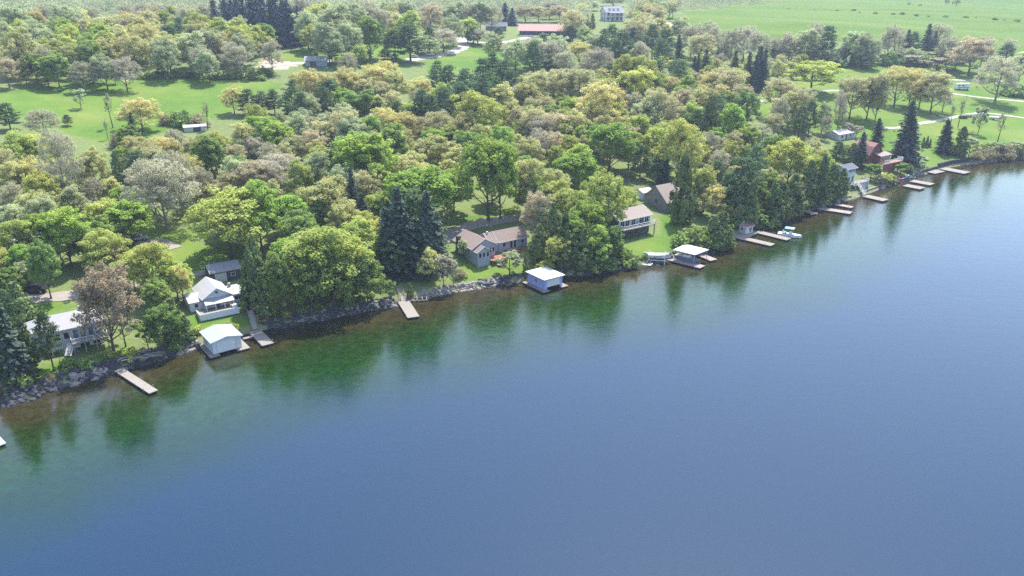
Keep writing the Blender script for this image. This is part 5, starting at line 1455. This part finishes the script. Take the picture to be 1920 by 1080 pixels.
('yel',1474,255,88,356),('yel',1452,270,50),('tan',1520,258,44,320),('cedar',1484,326,48,404),('cedar',1510,300,44,390),('cedar',1536,290,36,378),('cedar',1556,308,40,374),('cedar',1462,340,44,414),('cedar',1496,342,44,398),('cedar',1532,336,42,382),('green',1440,320,50,400),('green',1420,340,44,410),('cedar',1575,316,30,368),
('spruce',1610,246,36,316),('youngd',1632,302,40,336),('ylshrub',1656,318,32,338),('youngb',1646,322,26,342),('cedar',1596,268,30,312),('pine',1566,262,34,310),('green',1580,270,34,300),('youngd',1688,302,34,326),('shrub',1702,304,24,322),('shrub',1670,330,24,342),
# shore, far left
('spruce',32,572,84,712),('cedar',18,600,54,710),('cedar',57,596,40,692),('pine',101,580,50,694),('cedar',40,528,54,606),('pine',14,540,50,600),('russet',214,488,118,662),('youngb',236,560,60,650),('green',312,568,62,654),('cedar',330,560,44,640),('youngd',280,590,50,660),('cedar',352,590,30,640),('ylshrub',440,596,34,622),('ylshrub',368,606,30,624),('ylshrub',245,650,36,672),('ylshrub',400,606,30,622),('ylshrub',30,690,40,718),('shrub',20,700,30,724),('shrub',330,630,30,656),
]
for t in T: tree_px(*t)
# bushes overhanging the banks and the foot of the field belt
_rb = random.Random(21)
for pa, pb, step, kinds in (((500,618),(738,572),3.0,('shrub','shrub','brush','ylshrub')),((330,664),(372,651),4.0,('shrub','ylshrub')),((1064,518),(1225,496),4.2,('shrub','brush','shrub')),((1440,428),(1496,416),4.2,('shrub','shrub','brush')),((5,762),(240,690),3.6,('ylshrub','brush','shrub')),((1660,355),(1700,338),4.0,('shrub','ylshrub'))):
    a_, b_ = hitz(*pa), hitz(*pb); ua, ub = uw(a_[0], a_[1])[0], uw(b_[0], b_[1])[0]
    while ua < ub:
        dd = _rb.uniform(1.6, 3.6)
        x, y = xy(ua, float(np.interp(ua, _U, _W)) + dd); w = _rb.uniform(2.0, 3.8)
        plant(_rb.choice(kinds), x, y, w * _rb.uniform(.6, .85), w); ua += step * _rb.uniform(.7, 1.3)
for i in range(36):
    tree_px(_rb.choice(('youngp','shrub','pale','pine','youngb','pale')), 1440 + i * 10.2 + _rb.uniform(-4, 4), _rb.uniform(84, 100), _rb.uniform(28, 44), _rb.uniform(112, 126))
N_HAND = len(PLACED)

# row of hedge bushes and lone trees out in the big field
for px, py, w in ((1478,16,5),(1526,18,5),(1570,20,9),(1600,20,14),(1612,24,7),(1641,26,14),(1675,27,12),(1692,27,15),(1718,30,13),(1740,31,9),(1772,32,14),(1810,33,16),(1830,33,6),(1866,37,16),(1883,38,7),(1906,40,18),(1704,8,9),(1725,10,9)):
    tree_px('shrub', px, py - w * .38, w * .85, py)
_nf = len(PLACED) - 18
tree_px('youngd', 1775, -2, 13, 9); tree_px('youngd', 1793, -2, 18, 11)
for t in PLACED[_nf:]: t['field'] = True

# ------------------------------------------------------------------ the rest of the wood between them
KEEP = [MEADOW[:], BACKLAWN, [(1240,40),(1430,6),(2300,-30),(2300,60),(1700,42),(1400,66)], PARK] + LAWNS + SOIL + [
 [(50,560),(180,560),(185,690),(50,690)], [(345,500),(470,500),(470,625),(345,625)], [(850,400),(1000,400),(1000,530),(850,530)], [(1150,345),(1262,345),(1262,490),(1150,490)],
 [(1580,305),(1700,255),(1700,360),(1580,370)], [(965,38),(1070,38),(1070,68),(965,68)], [(1108,5),(1180,5),(1180,50),(1108,50)], [(905,38),(950,38),(950,60),(905,60)], [(820,40),(905,40),(905,115),(760,122),(740,95)],
 [(340,228),(390,228),(390,250),(340,250)], [(165,2),(215,2),(215,22),(165,22)], [(570,105),(610,105),(610,126),(570,126)],
 [(30,440),(60,440),(60,490),(30,490)], [(50,535),(200,535),(200,575),(50,575)], [(245,432),(340,432),(340,470),(245,470)], [(1270,380),(1310,380),(1310,408),(1270,408)], [(1310,338),(1350,338),(1350,366),(1310,366)], [(1200,350),(1260,350),(1260,400),(1200,400)], [(1560,245),(1612,245),(1612,270),(1560,270)],
 [(250,490),(445,490),(445,545),(250,545)]]
PAL = ['olive','tan','olive','yel','yel','pale','gold','green','bare','lime','pale','lime','yel']
KB = [(min(p[0] for p in q) - 6, max(p[0] for p in q) + 6, min(p[1] for p in q) - 6, max(p[1] for p in q) + 6, q) for q in KEEP]
def clear_of(px, py, m=3):
    near = [b[4] for b in KB if b[0] < px < b[1] and b[2] < py < b[3]]
    return not any(inpoly(px + dx, py + dy, poly) for poly in near for dx in (-m, m) for dy in (-m, 0))
rsf = random.Random(11)
cand = []
for u in np.arange(-130, 560, 7.5):
    for d_ in np.arange(9, 620, 8.0):
        uu, dd = u + rsf.uniform(-3, 3), d_ + rsf.uniform(-3, 3)
        wv = float(np.interp(uu, _U, _W)) + dd
        x, y = xy(uu, wv)
        cand.append((dd, x, y))
cand.sort()
n_fill = 0; nf_near, nf_far = 270, 190
for dd, x, y in cand:
    z = gz(x, y)
    h = rsf.uniform(9, 14) if dd < 200 else rsf.uniform(12, 18); w = h * rsf.uniform(.6, .85)
    px, py, dep = proj(x, y, z)
    if dep < 50 or not (-50 < px < 1970) or py < -60: continue
    tp = proj(x, y, z + h)[1]; hw = w / 2 * F / dep
    if py > 690: continue
    if not all(clear_of(px + s * hw, q) for s in (-.8, 0, .8) for q in (py, (py + tp) / 2, tp)): continue
    if any((t['x'] - x) ** 2 + (t['y'] - y) ** 2 < (.31 * (t['w'] + w)) ** 2 for t in PLACED): continue
    if (nf_near if dd < 215 else nf_far) <= 0: continue
    # most like the listed tree next to it
    near = min(PLACED[:N_HAND], key=lambda t: (t['x'] - x) ** 2 + (t['y'] - y) ** 2)
    k = near['k'] if rsf.random() < .5 and near['k'] not in ('pink', 'lilac') and KIND[near['k']][0] in ('dense', 'mid', 'sparse', 'bare', 'pine') else rsf.choice(PAL)
    plant(k, x, y, h, w); n_fill += 1
    if dd < 215: nf_near -= 1
    else: nf_far -= 1

# the far wood on the hilltop, which reads as one mass
def far_wood():
    rs = np.random.RandomState(5); r2 = random.Random(5)
    C, S_, Nn, T = [], [], [], []
    spots = []
    for u in np.arange(-500, 1350, 9):
        for d_ in np.concatenate([np.arange(230, 700, 11), np.arange(700, 1700, 20)]):
            uu, dd = u + r2.uniform(-4, 4), d_ + r2.uniform(-5, 5)
            x, y = xy(uu, float(np.interp(uu, _U, _W)) + dd); z = gz(x, y)
            px, py, dep = proj(x, y, z)
            if not (-80 < px < 1480) or py < -12 or py > 60 or dep < 60: continue
            h = r2.uniform(11, 18)
            if not clear_of(px, py) or not clear_of(px, proj(x, y, z + h)[1]): continue
            if px > 1180 and py > 22 - (px - 1290) * .115: continue
            if inpoly(px, py, FIELD): continue
            if dd < 450 and any((t['x'] - x) ** 2 + (t['y'] - y) ** 2 < 36 for t in PLACED): continue
            spots.append((x, y, z, h))
    for x, y, z, h in spots:
        w = h * r2.uniform(.55, .8); n = 150
        d = rs.normal(size=(n, 3)); d /= np.linalg.norm(d, axis=1, keepdims=True)
        k = 1 + .18 * np.sin(d[:, :1] * 5 + x) * np.cos(d[:, 2:] * 4 + y)
        c = d * k * (w / 2, w / 2, h * .46) * rs.uniform(.6, 1, (n, 1)) + (x, y, z + h * .54)
        C.append(c); S_.append(rs.uniform(.3, .62, n)); Nn.append(d + rs.normal(0, .5, (n, 3))); T.append(.7 * r2.random() + .3 * rs.uniform(0, 1, n))
    me = leaf_mesh('distant_wood', np.concatenate(C), np.concatenate(S_), np.concatenate(Nn), np.concatenate(T), rs)
    me.materials.clear(); me.materials.append(M['far_wood'])
    o = bpy.data.objects.new('distant_wood', me); COL.objects.link(o)
    return kind(o, 'stuff'), len(spots)
_, n_far = far_wood()
from collections import Counter
print('trees', N_HAND, n_far, n_fill, Counter(KIND[t['k']][3] for t in PLACED))
# ------------------------------------------------------------------ drop what the view cannot show, then say which tree is which
def prune():
    bpy.context.view_layer.update()
    dg = bpy.context.evaluated_depsgraph_get()
    rs = random.Random(2); org = Vector((0, 0, CH)); gone = []
    hid = bpy.data.objects['haze']; hid.hide_set(True); bpy.context.view_layer.update(); dg = bpy.context.evaluated_depsgraph_get()
    for t in PLACED:
        ok = not (t['px'] > 1960 or t['px'] < -40 or t['py'] < -20)
        seen = 0
        if ok:
            for _ in range(26):
                a = rs.uniform(0, 6.28); r = t['w'] * .46 * math.sqrt(rs.random()); hh = t['h'] * (rs.uniform(.25, .98))
                p = Vector((t['x'] + r * math.cos(a), t['y'] + r * math.sin(a), gz(t['x'], t['y']) + hh))
                q = proj(p.x, p.y, p.z)
                if not (0 <= q[0] <= 1920 and 0 <= q[1] <= 1080): continue
                hit, loc, nr, idx, ob, mx = SC.ray_cast(dg, org, (p - org).normalized())
                if hit:
                    ob = ob.original
                    if ob is t['obj'] or ob.parent is t['obj']:
                        seen += 1
                        if seen > 2: break
        if seen == 0: gone.append(t)
    for t in gone:
        PLACED.remove(t)
        for c in list(t['obj'].children): bpy.data.objects.remove(c)
        bpy.data.objects.remove(t['obj'])
    hid.hide_set(False)
    return len(gone)
n_gone = prune()

def zone(t):
    d = inland(t['x'], t['y']); px, py = t['px'], t['py']
    def pick(rows):
        for lim, nm in rows:
            if px < lim: return nm
    if t.get('field'): return 'out in the big field'
    if d < 14: return pick([(200, 'below the leftmost cottage'), (345, 'on rocks left of white boathouse'), (460, 'around the white house lawn'), (600, 'on rocks right of white house'), (740, 'on rocks left of lone dock'), (860, 'on bank behind lone grey dock'), (1010, 'below the grey blue house'), (1150, 'on bank behind lilac boathouse'), (1290, 'on bank below the balcony house'), (1390, 'between canopy dock and dock hut'), (1500, 'on bank behind the dock hut'), (1600, 'above the two parallel docks'), (1705, 'below the red roofed house'), (1822, 'above the stone retaining wall'), (9e9, 'on the scrubby far right bank')])
    if d < 36: return pick([(130, 'around the leftmost cottage'), (345, 'between leftmost cottage and white house'), (470, 'behind the white house'), (620, 'uphill right of white house'), (740, 'uphill left of spruce clump'), (860, 'around the shore spruce clump'), (1010, 'behind the grey blue house'), (1150, 'left of the balcony house'), (1290, 'beside the taupe barn house'), (1380, 'uphill of the canopy dock'), (1470, 'uphill of the dock hut'), (1580, 'uphill of the parallel docks'), (1705, 'beside the red roofed house'), (9e9, 'on the lakeside park lawn')])
    if d < 70: return pick([(120, 'above the black car, far left'), (260, 'left of round lime shore tree'), (420, 'behind the white house garage'), (560, 'well uphill of white house'), (700, 'well uphill of shore spruces'), (860, 'above the shore spruce clump'), (1010, 'above the gravel drive bend'), (1150, 'above the gravel drive end'), (1290, 'behind the taupe barn house'), (1400, 'behind the hidden white cabin'), (1500, 'left of the white bungalow'), (1620, 'behind the white bungalow'), (9e9, 'between the two park tracks')])
    if d < 115: return pick([(120, 'in lower wood, far left'), (270, 'below the meadow, left part'), (420, 'below the low meadow shed'), (560, 'below the meadow right tip'), (700, 'in mid wood below barn'), (860, 'in mid wood below yard'), (1010, 'in mid wood below red roof'), (1150, 'in mid wood below farmhouse'), (1290, 'in mid wood right of farmhouse'), (1420, 'in mid wood left of park'), (1560, 'at the park left edge'), (9e9, 'along the farther park track')])
    if d < 170: return pick([(150, 'at the meadow lower left'), (330, 'on the meadow lower edge'), (470, 'beside the low meadow shed'), (620, 'at the meadow right tip'), (740, 'in upper wood below barn'), (870, 'in upper wood below yard'), (1000, 'in upper wood below red roof'), (1130, 'in upper wood below farmhouse'), (1260, 'in upper wood right of farmhouse'), (1370, 'by the inner dark spruce row'), (1480, 'in field belt, left end'), (1640, 'in field belt, left half'), (1780, 'in field belt, right half'), (9e9, 'in field belt, right end')])
    if d < 225: return pick([(130, 'on the meadow upper left edge'), (270, 'on the meadow upper edge'), (520, 'on meadow upper right edge'), (620, 'in front of the grey barn'), (740, 'on the back lawn edge'), (870, 'around the hillside yard'), (1000, 'below the long red roof'), (1110, 'between red roof and farmhouse'), (1260, 'below the white farmhouse'), (1400, 'below the big field corner'), (9e9, 'at the big field foot')])
    if d < 290: return pick([(120, 'above the meadow, far left'), (250, 'above the meadow, left part'), (380, 'above the meadow, middle part'), (500, 'above the meadow, right part'), (640, 'behind the grey barn'), (760, 'behind the back lawn'), (900, 'along the hillside driveway'), (1070, 'beside the long red roof'), (9e9, 'beside the white farmhouse')])
    return pick([(120, 'on the hilltop, far left'), (260, 'on the hilltop, left part'), (390, 'left of hilltop bluish spruces'), (580, 'among the hilltop bluish spruces'), (700, 'right of hilltop bluish spruces'), (850, 'on the hilltop above yard'), (1070, 'behind the long red roof'), (9e9, 'behind the white farmhouse')])
ORD = ['leftmost', 'second from left', 'third from left', 'fourth from left', 'fifth from left', 'sixth from left', 'seventh from left', 'eighth from left', 'ninth from left', 'tenth from left'] + [f'{w} from left' for w in ('eleventh','twelfth','thirteenth','fourteenth','fifteenth','sixteenth','seventeenth','eighteenth','nineteenth','twentieth')]
cells = {}
for t in PLACED: cells.setdefault((KIND[t['k']][5], zone(t)), []).append(t)
for (look, zn), ts in cells.items():
    ts.sort(key=lambda t: t['px'])
    for i, t in enumerate(ts):
        if len(ts) == 1: lb = f'{look} {zn}'
        elif len(ts) == 2: lb = f'{look}, {"left" if i == 0 else "right"} one of two {zn}'
        elif i == len(ts) - 1: lb = f'{look}, rightmost of its kind {zn}'
        else: lb = f'{look}, {ORD[i]} of its kind {zn}'
        t['obj']['label'] = lb
        t['obj']['group'] = ('shrubs ' if KIND[t['k']][4] == 'shrub' else 'trees ') + zn
print('cells', len(cells), max(len(v) for v in cells.values()), 'gone', n_gone, Counter(KIND[t['k']][3] for t in PLACED))
